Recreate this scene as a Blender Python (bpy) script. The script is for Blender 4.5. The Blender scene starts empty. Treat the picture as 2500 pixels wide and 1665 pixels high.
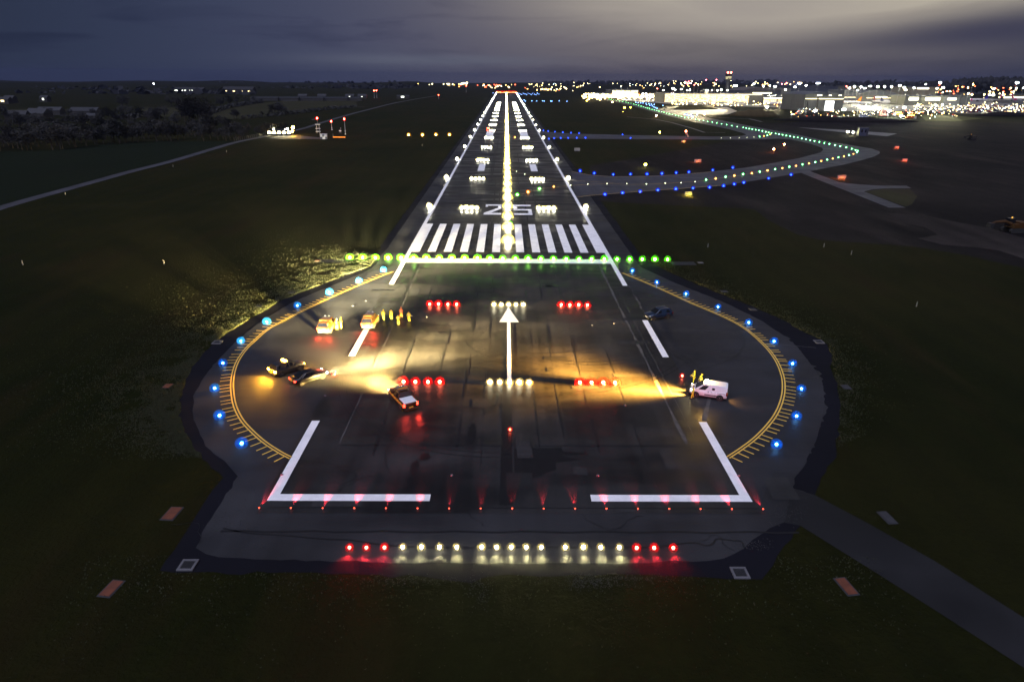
import bpy, bmesh, math, random
from mathutils import Vector, Matrix
random.seed(7)
S = bpy.context.scene
COL = S.collection
R = math.radians
PI = math.pi
# ---------------------------------------------------------------- camera, sky, moonlit cloud light, exposure
FOC = 1606.08
PIT, YAW, ROL = 0.382127989, 0.0114084248, 0.00905400795
CAM = Vector((-0.5916, 0.0, 36.521))
FWD = Vector((math.sin(YAW)*math.cos(PIT), math.cos(YAW)*math.cos(PIT), -math.sin(PIT)))
_r = Vector((math.cos(YAW), -math.sin(YAW), 0)); _u = _r.cross(FWD)
RGT = math.cos(ROL)*_r + math.sin(ROL)*_u
UPV = -math.sin(ROL)*_r + math.cos(ROL)*_u
cd = bpy.data.cameras.new('camera'); cam = bpy.data.objects.new('camera', cd); COL.objects.link(cam)
cd.sensor_width = 36.0; cd.lens = 36.0*FOC/2500.0; cd.clip_start = 0.5; cd.clip_end = 30000
M3 = Matrix((RGT, UPV, -FWD)).transposed()
cam.matrix_world = Matrix.Translation(CAM) @ M3.to_4x4()
S.camera = cam
S.view_settings.view_transform = 'Standard'; S.view_settings.look = 'None'
S.view_settings.exposure = 0.0; S.view_settings.gamma = 1.0; S.view_settings.use_curve_mapping = False
S.render.engine = 'CYCLES'
S.cycles.use_denoising = True
S.cycles.max_bounces = 5; S.cycles.diffuse_bounces = 2; S.cycles.glossy_bounces = 2; S.cycles.transparent_max_bounces = 12
S.cycles.sample_clamp_indirect = 4.0
S.cycles.filter_width = 1.5

W = bpy.data.worlds.new('World'); S.world = W; W.use_nodes = True
def world():
    nt = W.node_tree; N = nt.nodes; L = nt.links; N.clear()
    out = N.new('ShaderNodeOutputWorld'); bg = N.new('ShaderNodeBackground'); L.new(bg.outputs[0], out.inputs[0])
    tc = N.new('ShaderNodeTexCoord'); sep = N.new('ShaderNodeSeparateXYZ'); L.new(tc.outputs['Generated'], sep.inputs[0])
    def m(op, a, b=None, clamp=False):
        n = N.new('ShaderNodeMath'); n.operation = op; n.use_clamp = clamp
        for i, v in enumerate((a, b)):
            if v is None: continue
            if isinstance(v, (int, float)): n.inputs[i].default_value = v
            else: L.new(v, n.inputs[i])
        return n.outputs[0]
    az = m('ARCTAN2', sep.outputs[0], sep.outputs[1]); el = m('ARCSINE', sep.outputs[2])
    def ramp(fac, stops):
        n = N.new('ShaderNodeValToRGB'); L.new(fac, n.inputs[0]); e = n.color_ramp.elements
        n.color_ramp.interpolation = 'B_SPLINE'
        while len(e) < len(stops): e.new(0.5)
        for q, (p, c) in zip(e, stops): q.position = p; q.color = (*c, 1)
        return n.outputs[0]
    def mix(f, a, b, mode='MIX'):
        n = N.new('ShaderNodeMix'); n.data_type = 'RGBA'; n.blend_type = mode
        if isinstance(f, (int, float)): n.inputs[0].default_value = f
        else: L.new(f, n.inputs[0])
        for i, v in ((6, a), (7, b)):
            if isinstance(v, tuple): n.inputs[i].default_value = (*v, 1)
            else: L.new(v, n.inputs[i])
        return n.outputs[2]
    azn = m('MULTIPLY_ADD', az, 0.714, True); azn.node.inputs[2].default_value = 0.5   # -0.7..0.7 rad -> 0..1
    base = ramp(azn, [(0.0, (.022, .030, .056)), (.17, (.031, .042, .083)), (.36, (.064, .073, .130)), (.54, (.120, .110, .142)), (.72, (.140, .122, .140)), (.88, (.060, .059, .096)), (1.0, (.033, .038, .068))])
    # stretched cloud banks: coordinates (azimuth, elevation)
    cmb = N.new('ShaderNodeCombineXYZ'); L.new(m('MULTIPLY', az, 2.2), cmb.inputs[0]); L.new(m('MULTIPLY', el, 16.0), cmb.inputs[1])
    nz = N.new('ShaderNodeTexNoise'); L.new(cmb.outputs[0], nz.inputs['Vector']); nz.inputs['Scale'].default_value = 2.0; nz.inputs['Detail'].default_value = 6; nz.inputs['Roughness'].default_value = .55; nz.inputs['Distortion'].default_value = .5
    cl = ramp(nz.outputs['Fac'], [(.30, (.66, .67, .74)), (.48, (.96, .96, .99)), (.70, (1.42, 1.34, 1.22))])
    base = mix(1.0, base, cl, 'MULTIPLY')
    # horizon haze band is a touch darker and bluer
    hz = m('SUBTRACT', 1.0, m('MULTIPLY', m('ABSOLUTE', m('SUBTRACT', el, .000)), 26.0), True)
    base = mix(m('MULTIPLY', hz, .06), base, (.040, .048, .085))
    # town-lit cloud, upper right
    def blob(a0, e0, sa, se, tilt=0.0):
        da = m('SUBTRACT', az, a0); de = m('SUBTRACT', m('SUBTRACT', el, e0), m('MULTIPLY', da, tilt))
        q = m('ADD', m('POWER', m('ABSOLUTE', m('DIVIDE', da, sa)), 2.0), m('POWER', m('ABSOLUTE', m('DIVIDE', de, se)), 2.0))
        return m('POWER', 2.718, m('MULTIPLY', q, -1.0))
    wob = m('MULTIPLY_ADD', nz.outputs['Fac'], .8); wob.node.inputs[2].default_value = .6
    g1 = m('MULTIPLY', m('MULTIPLY', blob(.40, .108, .27, .046, .03), wob), 1.75, True)
    base = mix(m('MULTIPLY', g1, .92), base, (.56, .50, .40))
    g1b = m('MULTIPLY', m('MULTIPLY', blob(.30, .085, .20, .030, -.02), wob), .55, True)
    base = mix(g1b, base, (.25, .225, .235))
    g3 = m('MULTIPLY', blob(.60, .052, .20, .024, .10), .95)
    base = mix(g3, base, (.050, .050, .085))
    g4 = m('MULTIPLY', m('MULTIPLY', blob(.36, .030, .26, .012), wob), .50)
    base = mix(g4, base, (.165, .150, .150))
    g5 = m('MULTIPLY', m('MULTIPLY', blob(-.10, .020, .16, .007), wob), .55)
    base = mix(g5, base, (.135, .150, .200))
    g6 = m('MULTIPLY', blob(.25, .010, .11, .007), .25)
    base = mix(g6, base, (.040, .038, .065))
    # clear dusk air above everything
    sky = N.new('ShaderNodeTexSky'); sky.sky_type = 'NISHITA'; sky.sun_disc = False
    sky.sun_elevation = R(58); sky.sun_rotation = R(200); sky.air_density = 1.2
    top = m('MULTIPLY', m('SUBTRACT', el, .16), 3.0, True)
    sk = mix(1.0, sky.outputs[0], (.012, .0115, .011), 'MULTIPLY')
    base = mix(m('MULTIPLY', top, .9), base, sk)
    low = m('LESS_THAN', el, -0.035)
    base = mix(low, base, (.010, .011, .016))
    L.new(base, bg.inputs[0]); bg.inputs[1].default_value = 1.0
world()
ld = bpy.data.lights.new('overcast_light', 'SUN'); ld.energy = 3.15; ld.angle = R(80); ld.color = (.74, .76, 1.0)
lo = bpy.data.objects.new('overcast_light', ld); COL.objects.link(lo)
lo.rotation_euler = (R(32), 0, R(-20))     # high, from behind the camera

# ---------------------------------------------------------------- helpers
def at(px, py, z=0.0):
    d = FWD + RGT*((px-1250)/FOC) - UPV*((py-832.5)/FOC)
    t = (z-CAM.z)/d.z
    return (CAM.x+d.x*t, CAM.y+d.y*t, z)
def scale_at(p):
    return FOC/((Vector(p)-CAM).dot(FWD))
class MB:
    def __init__(s): s.v = []; s.f = []; s.m = []
    def add(s, vs, fs, mi=0):
        o = len(s.v); s.v += [tuple(v) for v in vs]; s.f += [tuple(o+i for i in f) for f in fs]; s.m += [mi]*len(fs); return s
    def box(s, x0, x1, y0, y1, z0, z1, mi=0):
        return s.add([(x0,y0,z0),(x1,y0,z0),(x1,y1,z0),(x0,y1,z0),(x0,y0,z1),(x1,y0,z1),(x1,y1,z1),(x0,y1,z1)],
            [(3,2,1,0),(4,5,6,7),(0,1,5,4),(1,2,6,5),(2,3,7,6),(3,0,4,7)], mi)
    def tube(s, pts, rs, n=8, mi=0, cap=True):
        pts = [Vector(p) for p in pts]
        if not isinstance(rs, (list, tuple)): rs = [rs]*len(pts)
        o = len(s.v); ring = None
        for i, p in enumerate(pts):
            t = (pts[min(i+1, len(pts)-1)]-pts[max(i-1, 0)]).normalized()
            a = t.orthogonal().normalized() if ring is None else (ring - t*ring.dot(t)).normalized()
            ring = a; b = t.cross(a)
            for k in range(n):
                q = p + (a*math.cos(2*PI*k/n)+b*math.sin(2*PI*k/n))*rs[i]; s.v.append(tuple(q))
        for i in range(len(pts)-1):
            for k in range(n):
                s.f.append((o+i*n+k, o+i*n+(k+1)%n, o+(i+1)*n+(k+1)%n, o+(i+1)*n+k)); s.m.append(mi)
        if cap:
            s.f.append(tuple(o+k for k in reversed(range(n)))); s.m.append(mi)
            s.f.append(tuple(o+(len(pts)-1)*n+k for k in range(n))); s.m.append(mi)
        return s
    def lathe(s, prof, n=16, axis='z', c=(0,0,0), mi=0):     # prof: (radius, height)
        o = len(s.v)
        for r, h in prof:
            for k in range(n):
                a = 2*PI*k/n; x, y = r*math.cos(a), r*math.sin(a)
                p = {'z': (x, y, h), 'y': (x, h, -y), 'x': (h, x, y)}[axis]
                s.v.append((p[0]+c[0], p[1]+c[1], p[2]+c[2]))
        for i in range(len(prof)-1):
            for k in range(n):
                s.f.append((o+i*n+k, o+i*n+(k+1)%n, o+(i+1)*n+(k+1)%n, o+(i+1)*n+k)); s.m.append(mi)
        s.f.append(tuple(o+k for k in reversed(range(n)))); s.m.append(mi)
        s.f.append(tuple(o+(len(prof)-1)*n+k for k in range(n))); s.m.append(mi)
        return s
    def prism(s, poly, z0, z1, mi=0):
        n = len(poly)
        a = sum(poly[i][0]*poly[(i+1)%n][1]-poly[(i+1)%n][0]*poly[i][1] for i in range(n))
        if a < 0: poly = poly[::-1]
        vs = [(x,y,z0) for x,y in poly]+[(x,y,z1) for x,y in poly]
        return s.add(vs, [tuple(reversed(range(n))), tuple(range(n,2*n))]+[(i,(i+1)%n,n+(i+1)%n,n+i) for i in range(n)], mi)
    def panel(s, p, t=.02, mi=0):     # thin slab on 4+ points, thickened along its normal
        p = [Vector(q) for q in p]; n = (p[1]-p[0]).cross(p[2]-p[0]).normalized(); k = len(p)
        return s.add([q for q in p]+[q+n*t for q in p], [tuple(reversed(range(k))), tuple(range(k,2*k))]+[(i,(i+1)%k,k+(i+1)%k,k+i) for i in range(k)], mi)
    def loft(s, rings, mi=0):
        n = len(rings[0]); o = len(s.v)
        for r in rings: s.v += [tuple(q) for q in r]
        for i in range(len(rings)-1):
            for k in range(n):
                s.f.append((o+i*n+k, o+i*n+(k+1)%n, o+(i+1)*n+(k+1)%n, o+(i+1)*n+k)); s.m.append(mi)
        s.f.append(tuple(o+k for k in reversed(range(n)))); s.m.append(mi)
        s.f.append(tuple(o+(len(rings)-1)*n+k for k in range(n))); s.m.append(mi)
        return s
    def mesh(s, name, mats, smooth=False, bevel=0):
        me = bpy.data.meshes.new(name); me.from_pydata(s.v, [], s.f)
        for x in (mats if isinstance(mats, (list, tuple)) else [mats]): me.materials.append(x)
        for p, i in zip(me.polygons, s.m): p.material_index = i; p.use_smooth = smooth
        bm = bmesh.new(); bm.from_mesh(me)
        bmesh.ops.recalc_face_normals(bm, faces=bm.faces)
        if bevel:
            bmesh.ops.bevel(bm, geom=[e for e in bm.edges if len(e.link_faces) == 2 and e.calc_face_angle(0) > .35], offset=bevel, segments=2, affect='EDGES', profile=.6)
        bm.to_mesh(me); bm.free(); me.update()
        return me
    def build(s, name, mats, parent=None, loc=(0,0,0), rz=0, smooth=False, bevel=0):
        return put(name, s.mesh(name, mats, smooth, bevel), parent, loc, rz)
def put(name, me, parent=None, loc=(0,0,0), rz=0):
    o = bpy.data.objects.new(name, me); COL.objects.link(o); o.parent = parent; o.location = loc; o.rotation_euler = (0,0,rz); return o
def tag(o, label=None, cat=None, group=None, kind=None):
    if label: o['label'] = label
    if cat: o['category'] = cat
    if group: o['group'] = group
    if kind: o['kind'] = kind
    return o
def thing(name, label, cat, loc=(0,0,0), rz=0, group=None):
    o = bpy.data.objects.new(name, None); COL.objects.link(o); o.location = loc; o.rotation_euler = (0,0,rz); o.empty_display_size = .3
    return tag(o, label, cat, group)
def dup(o, loc, rz=None, label=None, group=None, scale=None):
    def cp(a, par):
        c = a.copy(); COL.objects.link(c); c.parent = par
        for ch in kids.get(a, ()): cp(ch, c)
        return c
    kids = {}
    def gather(a):
        kids[a] = list(a.children)
        for ch in kids[a]: gather(ch)
    gather(o)
    c = cp(o, None); c.location = loc
    if rz is not None: c.rotation_euler = (0,0,rz)
    if scale: c.scale = scale if isinstance(scale, tuple) else (scale,)*3
    if label: c['label'] = label
    if group: c['group'] = group
    return c
def sheet(name, poly, z, m, parent=None, label=None):
    n = len(poly); mb = MB(); mb.add([(p[0],p[1],z) for p in poly], [tuple(range(n))])
    me = mb.mesh(name, m)
    if me.polygons[0].normal.z < 0: me.flip_normals()
    o = put(name, me, parent)
    if parent is None: o['kind'] = 'structure'
    return o
def ribbon_mb(mb, pts, w, z, mi=0, w2=None):
    pts = [Vector((p[0],p[1],0)) for p in pts]; L_, R_ = [], []
    for i, p in enumerate(pts):
        t = (pts[min(i+1,len(pts)-1)]-pts[max(i-1,0)]).normalized(); n = Vector((-t.y,t.x,0))
        ww = w if not callable(w) else w(i/(len(pts)-1))
        L_.append((p+n*ww/2)); R_.append((p-n*ww/2))
    vs = [(q.x,q.y,z) for q in L_]+[(q.x,q.y,z) for q in R_]; k = len(pts)
    mb.add(vs, [(k+i,k+i+1,i+1,i) for i in range(k-1)], mi)
def smooth(pts, n=6):      # Catmull-Rom through points
    out = []
    P = [Vector(p[:2]) for p in pts]; P = [P[0]*2-P[1]]+P+[P[-1]*2-P[-2]]
    for i in range(1, len(P)-2):
        for k in range(n):
            t = k/n; a, b, c, d = P[i-1:i+3]
            out.append(.5*((2*b)+(c-a)*t+(2*a-5*b+4*c-d)*t*t+(3*b-a-3*c+d)*t**3))
    out.append(P[-2]); return out
def ordi(n):
    one = 'zeroth first second third fourth fifth sixth seventh eighth ninth tenth eleventh twelfth thirteenth fourteenth fifteenth sixteenth seventeenth eighteenth nineteenth'.split()
    if n < 20: return one[n]
    t = 'twent thirt fort fift sixt sevent eight ninet'.split()
    if n >= 100: return 'hundredth' if n == 100 else 'hundred and '+ordi(n-100)
    d = t[n//10-2]
    return d+'ieth' if n % 10 == 0 else d+'y-'+one[n % 10]

# ---------------------------------------------------------------- materials
def mat(name, col, rough=.6, metal=0.0, var=.0, vscale=1.0, bump=0.0, bscale=8.0, stretch=(1,1,1), col2=None, emis=None, estr=0.0, spec=.5, rvar=0.0, detail=6):
    m = bpy.data.materials.new(name); m.use_nodes = True; nt = m.node_tree; b = nt.nodes['Principled BSDF']
    b.inputs['Roughness'].default_value = rough; b.inputs['Metallic'].default_value = metal; b.inputs['Base Color'].default_value = (*col,1)
    b.inputs['Specular IOR Level'].default_value = spec
    if var or bump or rvar:
        tc = nt.nodes.new('ShaderNodeTexCoord'); mp = nt.nodes.new('ShaderNodeMapping'); mp.inputs['Scale'].default_value = stretch
        nt.links.new(tc.outputs['Object'], mp.inputs[0])
    if var or rvar:
        nz = nt.nodes.new('ShaderNodeTexNoise'); nz.inputs['Scale'].default_value = vscale; nz.inputs['Detail'].default_value = detail; nz.inputs['Roughness'].default_value = .62
        nt.links.new(mp.outputs[0], nz.inputs['Vector'])
    if var:
        cr = nt.nodes.new('ShaderNodeValToRGB'); e = cr.color_ramp.elements
        c2 = col2 or tuple(min(1, c*(1+var)) for c in col); c1 = tuple(c*(1-var) for c in col)
        e[0].position = .30; e[0].color = (*c1,1); e[1].position = .70; e[1].color = (*c2,1)
        nt.links.new(nz.outputs['Fac'], cr.inputs[0]); nt.links.new(cr.outputs[0], b.inputs['Base Color'])
    if rvar:
        mr = nt.nodes.new('ShaderNodeMapRange'); mr.inputs[1].default_value = .35; mr.inputs[2].default_value = .65
        mr.inputs[3].default_value = rough-rvar; mr.inputs[4].default_value = min(1, rough+rvar)
        nt.links.new(nz.outputs['Fac'], mr.inputs[0]); nt.links.new(mr.outputs[0], b.inputs['Roughness'])
    if bump:
        n2 = nt.nodes.new('ShaderNodeTexNoise'); n2.inputs['Scale'].default_value = bscale; n2.inputs['Detail'].default_value = 4
        nt.links.new(mp.outputs[0], n2.inputs['Vector']); bp = nt.nodes.new('ShaderNodeBump'); bp.inputs['Strength'].default_value = bump; bp.inputs['Distance'].default_value = .1
        nt.links.new(n2.outputs['Fac'], bp.inputs['Height']); nt.links.new(bp.outputs[0], b.inputs['Normal'])
    if emis:
        b.inputs['Emission Color'].default_value = (*emis,1); b.inputs['Emission Strength'].default_value = estr
    return m
def emit(name, col, strength, sample=True):
    m = bpy.data.materials.new(name); m.use_nodes = True; nt = m.node_tree; nt.nodes.clear()
    e = nt.nodes.new('ShaderNodeEmission'); e.inputs[0].default_value = (*col,1); e.inputs[1].default_value = strength
    o = nt.nodes.new('ShaderNodeOutputMaterial'); nt.links.new(e.outputs[0], o.inputs[0])
    if not sample: m.cycles.emission_sampling = 'NONE'
    return m
def halo_mat(name, col, dens):       # added scattering ball that stands for the glow round a lamp
    m = bpy.data.materials.new(name); m.use_nodes = True; nt = m.node_tree; nt.nodes.clear()
    e = nt.nodes.new('ShaderNodeVolumeScatter'); e.inputs['Color'].default_value = (*col,1); e.inputs['Density'].default_value = dens
    a = nt.nodes.new('ShaderNodeVolumeAbsorption'); a.inputs['Color'].default_value = (*col,1); a.inputs['Density'].default_value = dens
    s = nt.nodes.new('ShaderNodeAddShader'); nt.links.new(e.outputs[0], s.inputs[0]); nt.links.new(a.outputs[0], s.inputs[1])
    o = nt.nodes.new('ShaderNodeOutputMaterial'); nt.links.new(s.outputs[0], o.inputs['Volume'])
    return m
def layered(name, base, blot, stripe, fine, rough=.55, wet=.15, bump=.25, spec=.38):
    """asphalt: broad blotches, streaks along the runway, fine grain, patchy wetness"""
    m = bpy.data.materials.new(name); m.use_nodes = True; nt = m.node_tree; N = nt.nodes; L = nt.links; b = N['Principled BSDF']; b.inputs['Specular IOR Level'].default_value = spec
    tc = N.new('ShaderNodeTexCoord')
    def noise(scale, stretch, det=5, dist=0.0):
        mp = N.new('ShaderNodeMapping'); mp.inputs['Scale'].default_value = stretch; L.new(tc.outputs['Object'], mp.inputs[0])
        n = N.new('ShaderNodeTexNoise'); n.inputs['Scale'].default_value = scale; n.inputs['Detail'].default_value = det; n.inputs['Distortion'].default_value = dist
        L.new(mp.outputs[0], n.inputs['Vector']); return n.outputs['Fac']
    def mr(f, a, c, lo=.3, hi=.7):
        n = N.new('ShaderNodeMapRange'); n.inputs[1].default_value = lo; n.inputs[2].default_value = hi; n.inputs[3].default_value = a; n.inputs[4].default_value = c; L.new(f, n.inputs[0]); return n.outputs[0]
    def mul(a, c):
        n = N.new('ShaderNodeMath'); n.operation = 'MULTIPLY'; L.new(a, n.inputs[0]); L.new(c, n.inputs[1]); return n.outputs[0]
    n1 = noise(.07, (1, 1, 1), 6, .6); n2 = noise(.6, (1, .03, 1), 4); n3 = noise(9, (1, 1, 1), 4); n4 = noise(.16, (.35, 1, 1), 5, .3)
    v = mul(mul(mr(n1, 1-blot, 1+blot), mr(n2, 1-stripe, 1+stripe)), mul(mr(n3, 1-fine, 1+fine), mr(n4, 1-blot*.6, 1+blot*.6)))
    sc = N.new('ShaderNodeVectorMath'); sc.operation = 'SCALE'; sc.inputs[0].default_value = base; L.new(v, sc.inputs['Scale'])
    L.new(sc.outputs[0], b.inputs['Base Color'])
    L.new(mr(n4, rough-wet, rough+wet, .38, .62), b.inputs['Roughness'])
    bp = N.new('ShaderNodeBump'); bp.inputs['Strength'].default_value = bump; bp.inputs['Distance'].default_value = .03; L.new(n3, bp.inputs['Height']); L.new(bp.outputs[0], b.inputs['Normal'])
    return m
ASPH = layered('runway_asphalt', (.0140, .0135, .0140), .50, .36, .30, .52, .20)
OLD = layered('old_asphalt', (.0165, .0150, .0142), .58, .42, .32, .54, .22)
SHOULD = layered('shoulder_asphalt', (.0148, .0148, .0172), .50, .18, .22, .68, .12)
PAD = layered('turn_pad_asphalt', (.0165, .0163, .0200), .32, .10, .24, .64, .14)
BAND = layered('fresh_tar', (.0046, .0046, .0078), .25, .0, .2, .85, .08, spec=.12)
TAXI = layered('taxiway_asphalt', (.036, .0355, .044), .26, .22, .16, .68, .10)
CONC = mat('pale_concrete', (.085, .083, .092), .8, var=.25, vscale=.3)
SEAM = mat('tar_seam', (.005, .005, .006), .5, var=.4, vscale=.6)
RUBBER = mat('rubber_smear', (.006, .006, .0065), .6, var=.4, vscale=.5)
JOINT = mat('worn_joint', (.055, .052, .052), .8, var=.6, vscale=.9)
def paint(name, col, wear):
    m = bpy.data.materials.new(name); m.use_nodes = True; nt = m.node_tree; N = nt.nodes; L = nt.links; b = N['Principled BSDF']; b.inputs['Roughness'].default_value = .55
    tc = N.new('ShaderNodeTexCoord'); n = N.new('ShaderNodeTexNoise'); n.inputs['Scale'].default_value = .5; n.inputs['Detail'].default_value = 8; n.inputs['Roughness'].default_value = .7
    L.new(tc.outputs['Object'], n.inputs['Vector']); cr = N.new('ShaderNodeValToRGB'); e = cr.color_ramp.elements
    e[0].position = .28; e[0].color = (*[c*(1-wear) for c in col],1); e[1].position = .6; e[1].color = (*col,1); L.new(n.outputs['Fac'], cr.inputs[0]); L.new(cr.outputs[0], b.inputs['Base Color'])
    return m
WHITE = paint('white_road_paint', (.86, .85, .86), .24)
YELLOW = paint('yellow_road_paint', (.80, .50, .085), .22)
def grass_mat(name, a, c, soil):
    m = bpy.data.materials.new(name); m.use_nodes = True; nt = m.node_tree; N = nt.nodes; L = nt.links; b = N['Principled BSDF']; b.inputs['Roughness'].default_value = .9; b.inputs['Specular IOR Level'].default_value = .05
    tc = N.new('ShaderNodeTexCoord')
    def noise(s, d=6, st=(1,1,1)):
        mp = N.new('ShaderNodeMapping'); mp.inputs['Scale'].default_value = st; L.new(tc.outputs['Object'], mp.inputs[0])
        n = N.new('ShaderNodeTexNoise'); n.inputs['Scale'].default_value = s; n.inputs['Detail'].default_value = d; n.inputs['Roughness'].default_value = .65; L.new(mp.outputs[0], n.inputs['Vector']); return n.outputs['Fac']
    def ramp(f, s):
        cr = N.new('ShaderNodeValToRGB'); e = cr.color_ramp.elements
        for q, (p, cc) in zip(e, s): q.position = p; q.color = (*cc,1)
        L.new(f, cr.inputs[0]); return cr.outputs[0]
    big = ramp(noise(.02), [(.38, a), (.62, c)]); fine = ramp(noise(1.1, 8), [(.3, (.80,.80,.80)), (.72, (1.22,1.22,1.22))])
    mx = N.new('ShaderNodeMix'); mx.data_type = 'RGBA'; mx.blend_type = 'MULTIPLY'; mx.inputs[0].default_value = 1; L.new(big, mx.inputs[6]); L.new(fine, mx.inputs[7])
    mow = ramp(noise(.06, 6, (1, .22, 1)), [(.52, (0,0,0)), (.70, (1,1,1))])
    m2 = N.new('ShaderNodeMix'); m2.data_type = 'RGBA'; L.new(mow, m2.inputs[0]); L.new(mx.outputs[2], m2.inputs[6]); m2.inputs[7].default_value = (*soil,1)
    wv = N.new('ShaderNodeTexWave'); wv.bands_direction = 'X'; wv.inputs['Scale'].default_value = .045; wv.inputs['Distortion'].default_value = 3.0; wv.inputs['Detail'].default_value = 3; wv.inputs['Detail Scale'].default_value = .4; L.new(tc.outputs['Object'], wv.inputs['Vector'])
    ws = ramp(wv.outputs['Fac'], [(.3, (.94,.94,.94)), (.7, (1.05,1.05,1.05))])
    m3 = N.new('ShaderNodeMix'); m3.data_type = 'RGBA'; m3.blend_type = 'MULTIPLY'; m3.inputs[0].default_value = 1; L.new(m2.outputs[2], m3.inputs[6]); L.new(ws, m3.inputs[7])
    L.new(m3.outputs[2], b.inputs['Base Color'])
    bp = N.new('ShaderNodeBump'); bp.inputs['Strength'].default_value = .9; bp.inputs['Distance'].default_value = .25; L.new(noise(2.2, 6), bp.inputs['Height']); L.new(bp.outputs[0], b.inputs['Normal'])
    return m
GRASS = grass_mat('wet_grass', (.0062, .0080, .0012), (.0125, .0118, .0024), (.0145, .0104, .0030))
FIELD = grass_mat('field_grass', (.024, .024, .0105), (.030, .028, .014), (.026, .022, .014))
EARTH = grass_mat('bare_earth', (.0062, .0053, .0055), (.0135, .0112, .0105), (.024, .019, .0165))
MUD = grass_mat('churned_mud', (.020, .0165, .0155), (.042, .036, .032), (.012, .0100, .0092))
# ---------------------------------------------------------------- ground and hills (one sheet out to the horizon)
def ground():
    sky = [(-60,207),(0,207),(350,207.5),(600,207),(760,204),(1000,203.5),(1200,202),(1400,199),(1600,197.5),(1850,199),(2050,206),(2250,208),(2500,209)]
    rs = [0,40,90,180,350,700,1300,2000,2400,2800,3300,3900,4600,5400,6200,7400,11000]
    n = 300; vs = []; fs = []
    rnd = random.Random(3)
    bumps = [(rnd.uniform(-.7,.7), rnd.uniform(2700,5200), rnd.uniform(.02,.07), rnd.uniform(200,600), rnd.uniform(3,13)) for _ in range(46)]
    for r in rs:
        for k in range(n):
            a = -PI+2*PI*k/n
            x, y = r*math.sin(a), r*math.cos(a)
            px = 1250+FOC*math.tan(max(-.8, min(.8, a-YAW)))*1.06
            for (x0,y0),(x1,y1) in zip(sky, sky[1:]):
                if x0 <= px <= x1: sy = y0+(y1-y0)*(px-x0)/(x1-x0); break
            else: sy = 208
            z6 = CAM.z-6200*(sy-187.6)/1606*math.cos(a)*1.0
            t = max(0, min(1, (r-2300)/3900)); t = t*t*(3-2*t)
            z = t*z6
            if 2400 < r < 6000:
                for ba, br, sa, sr, h in bumps:
                    d = ((a-ba)/sa)**2+((r-br)/sr)**2
                    if d < 6: z += h*math.exp(-d)
            if r > 7000: z = z6-40-(r-7400)*.05
            vs.append((x,y,z))
    for i in range(len(rs)-1):
        for k in range(n):
            k2 = (k+1)%n
            if i == 0:
                if k % 1 == 0: fs.append((i*n, (i+1)*n+k2, (i+1)*n+k))
            else: fs.append((i*n+k, i*n+k2, (i+1)*n+k2, (i+1)*n+k))
    me = bpy.data.meshes.new('ground'); me.from_pydata(vs, [], fs); me.materials.append(GRASS)
    bm = bmesh.new(); bm.from_mesh(me); bmesh.ops.remove_doubles(bm, verts=[v for v in bm.verts if v.co.length < 1], dist=.01)
    bmesh.ops.recalc_face_normals(bm, faces=bm.faces); bm.to_mesh(me); bm.free()
    if me.polygons[-1].normal.z < 0: me.flip_normals()
    for p in me.polygons: p.use_smooth = True
    o = put('ground', me); o['kind'] = 'structure'; o['label'] = 'dark wet grass land running out to the hills on the horizon'
ground()
def A(pts, z=0): return [at(*p)[:2] for p in pts]
RW_END = 1686.0
# black tar edging round the whole paved end, outer outline
bandL = A([(922,623),(905,650),(849,671),(748,709),(680,738),(611,780),(541,823),(483,881),(451,940),(442,985),(441,1023),(451,1054),(465,1078),(499,1119),(543,1166),(518,1195),(476,1264),(423,1344),(386,1398)])
bandB = A([(484,1400),(733,1396),(924,1402),(1030,1407),(1077,1409),(1110,1415),(1150,1423),(1172,1415),(1192,1407),(1288,1405),(1518,1404),(1690,1405.7),(1855,1412.6),(1881,1379),(1916,1333),(1958,1285)])
bandR = A([(1990,1210),(2015,1153),(2040,1096),(2050,1004),(2046,950),(2032,895),(2017,841),(1948,804),(1890,772),(1795,732),(1686,688),(1599,648),(1566,628)])
def rough(pts, step, amp, seed=3):
    q = random.Random(seed); out = []
    for (x0,y0),(x1,y1) in zip(pts, pts[1:]):
        d = math.hypot(x1-x0, y1-y0)
        if d < 1e-4: continue
        k = max(1, int(d/step))
        for i in range(k):
            f = i/k; a = q.gauss(0, amp) if (i or out) else 0; out.append((x0+(x1-x0)*f-(y1-y0)/d*a, y0+(y1-y0)*f+(x1-x0)/d*a))
    out.append(pts[-1]); return out
sm = lambda L: [(p.x,p.y) for p in smooth(L, 4)]
outer = [(-29.4,RW_END+6)]+rough([(-29.4,400),(-29.4,150)]+sm(bandL[:15])+bandL[15:]+bandB+sm(bandR), 1.1, .13)+rough([(29.5,150),(29.5,400)], 1.5, .12)+[(29.5,RW_END+6)]
sheet('pavement_edging', outer, .006, BAND)['label'] = 'black tar edging strip round the pavement'
innL = A([(929,626),(911,652),(860,677),(760,718),(690,752),(621,797),(560,850),(510,905),(480,955),(470,1000),(478,1035),(503,1088),(549,1126),(580,1162),(564,1191),(503,1283),(478,1337)])
innB = A([(505,1351),(534,1360),(656,1366),(809,1371),(1039,1374),(1250,1375),(1556,1374),(1690,1371),(1766,1363),(1816,1339),(1838,1320),(1862,1302),(1877,1287),(1916,1276),(1955,1283)])
innR = A([(1988,1211),(1931,1191),(1948,1158),(1966,1126),(1992,1077),(2004,1034),(2010,1000),(2012,986),(2010,943),(1992,906),(1959,863),(1919,823),(1850,779),(1759,735),(1650,692),(1570,655),(1541,620)])
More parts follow.
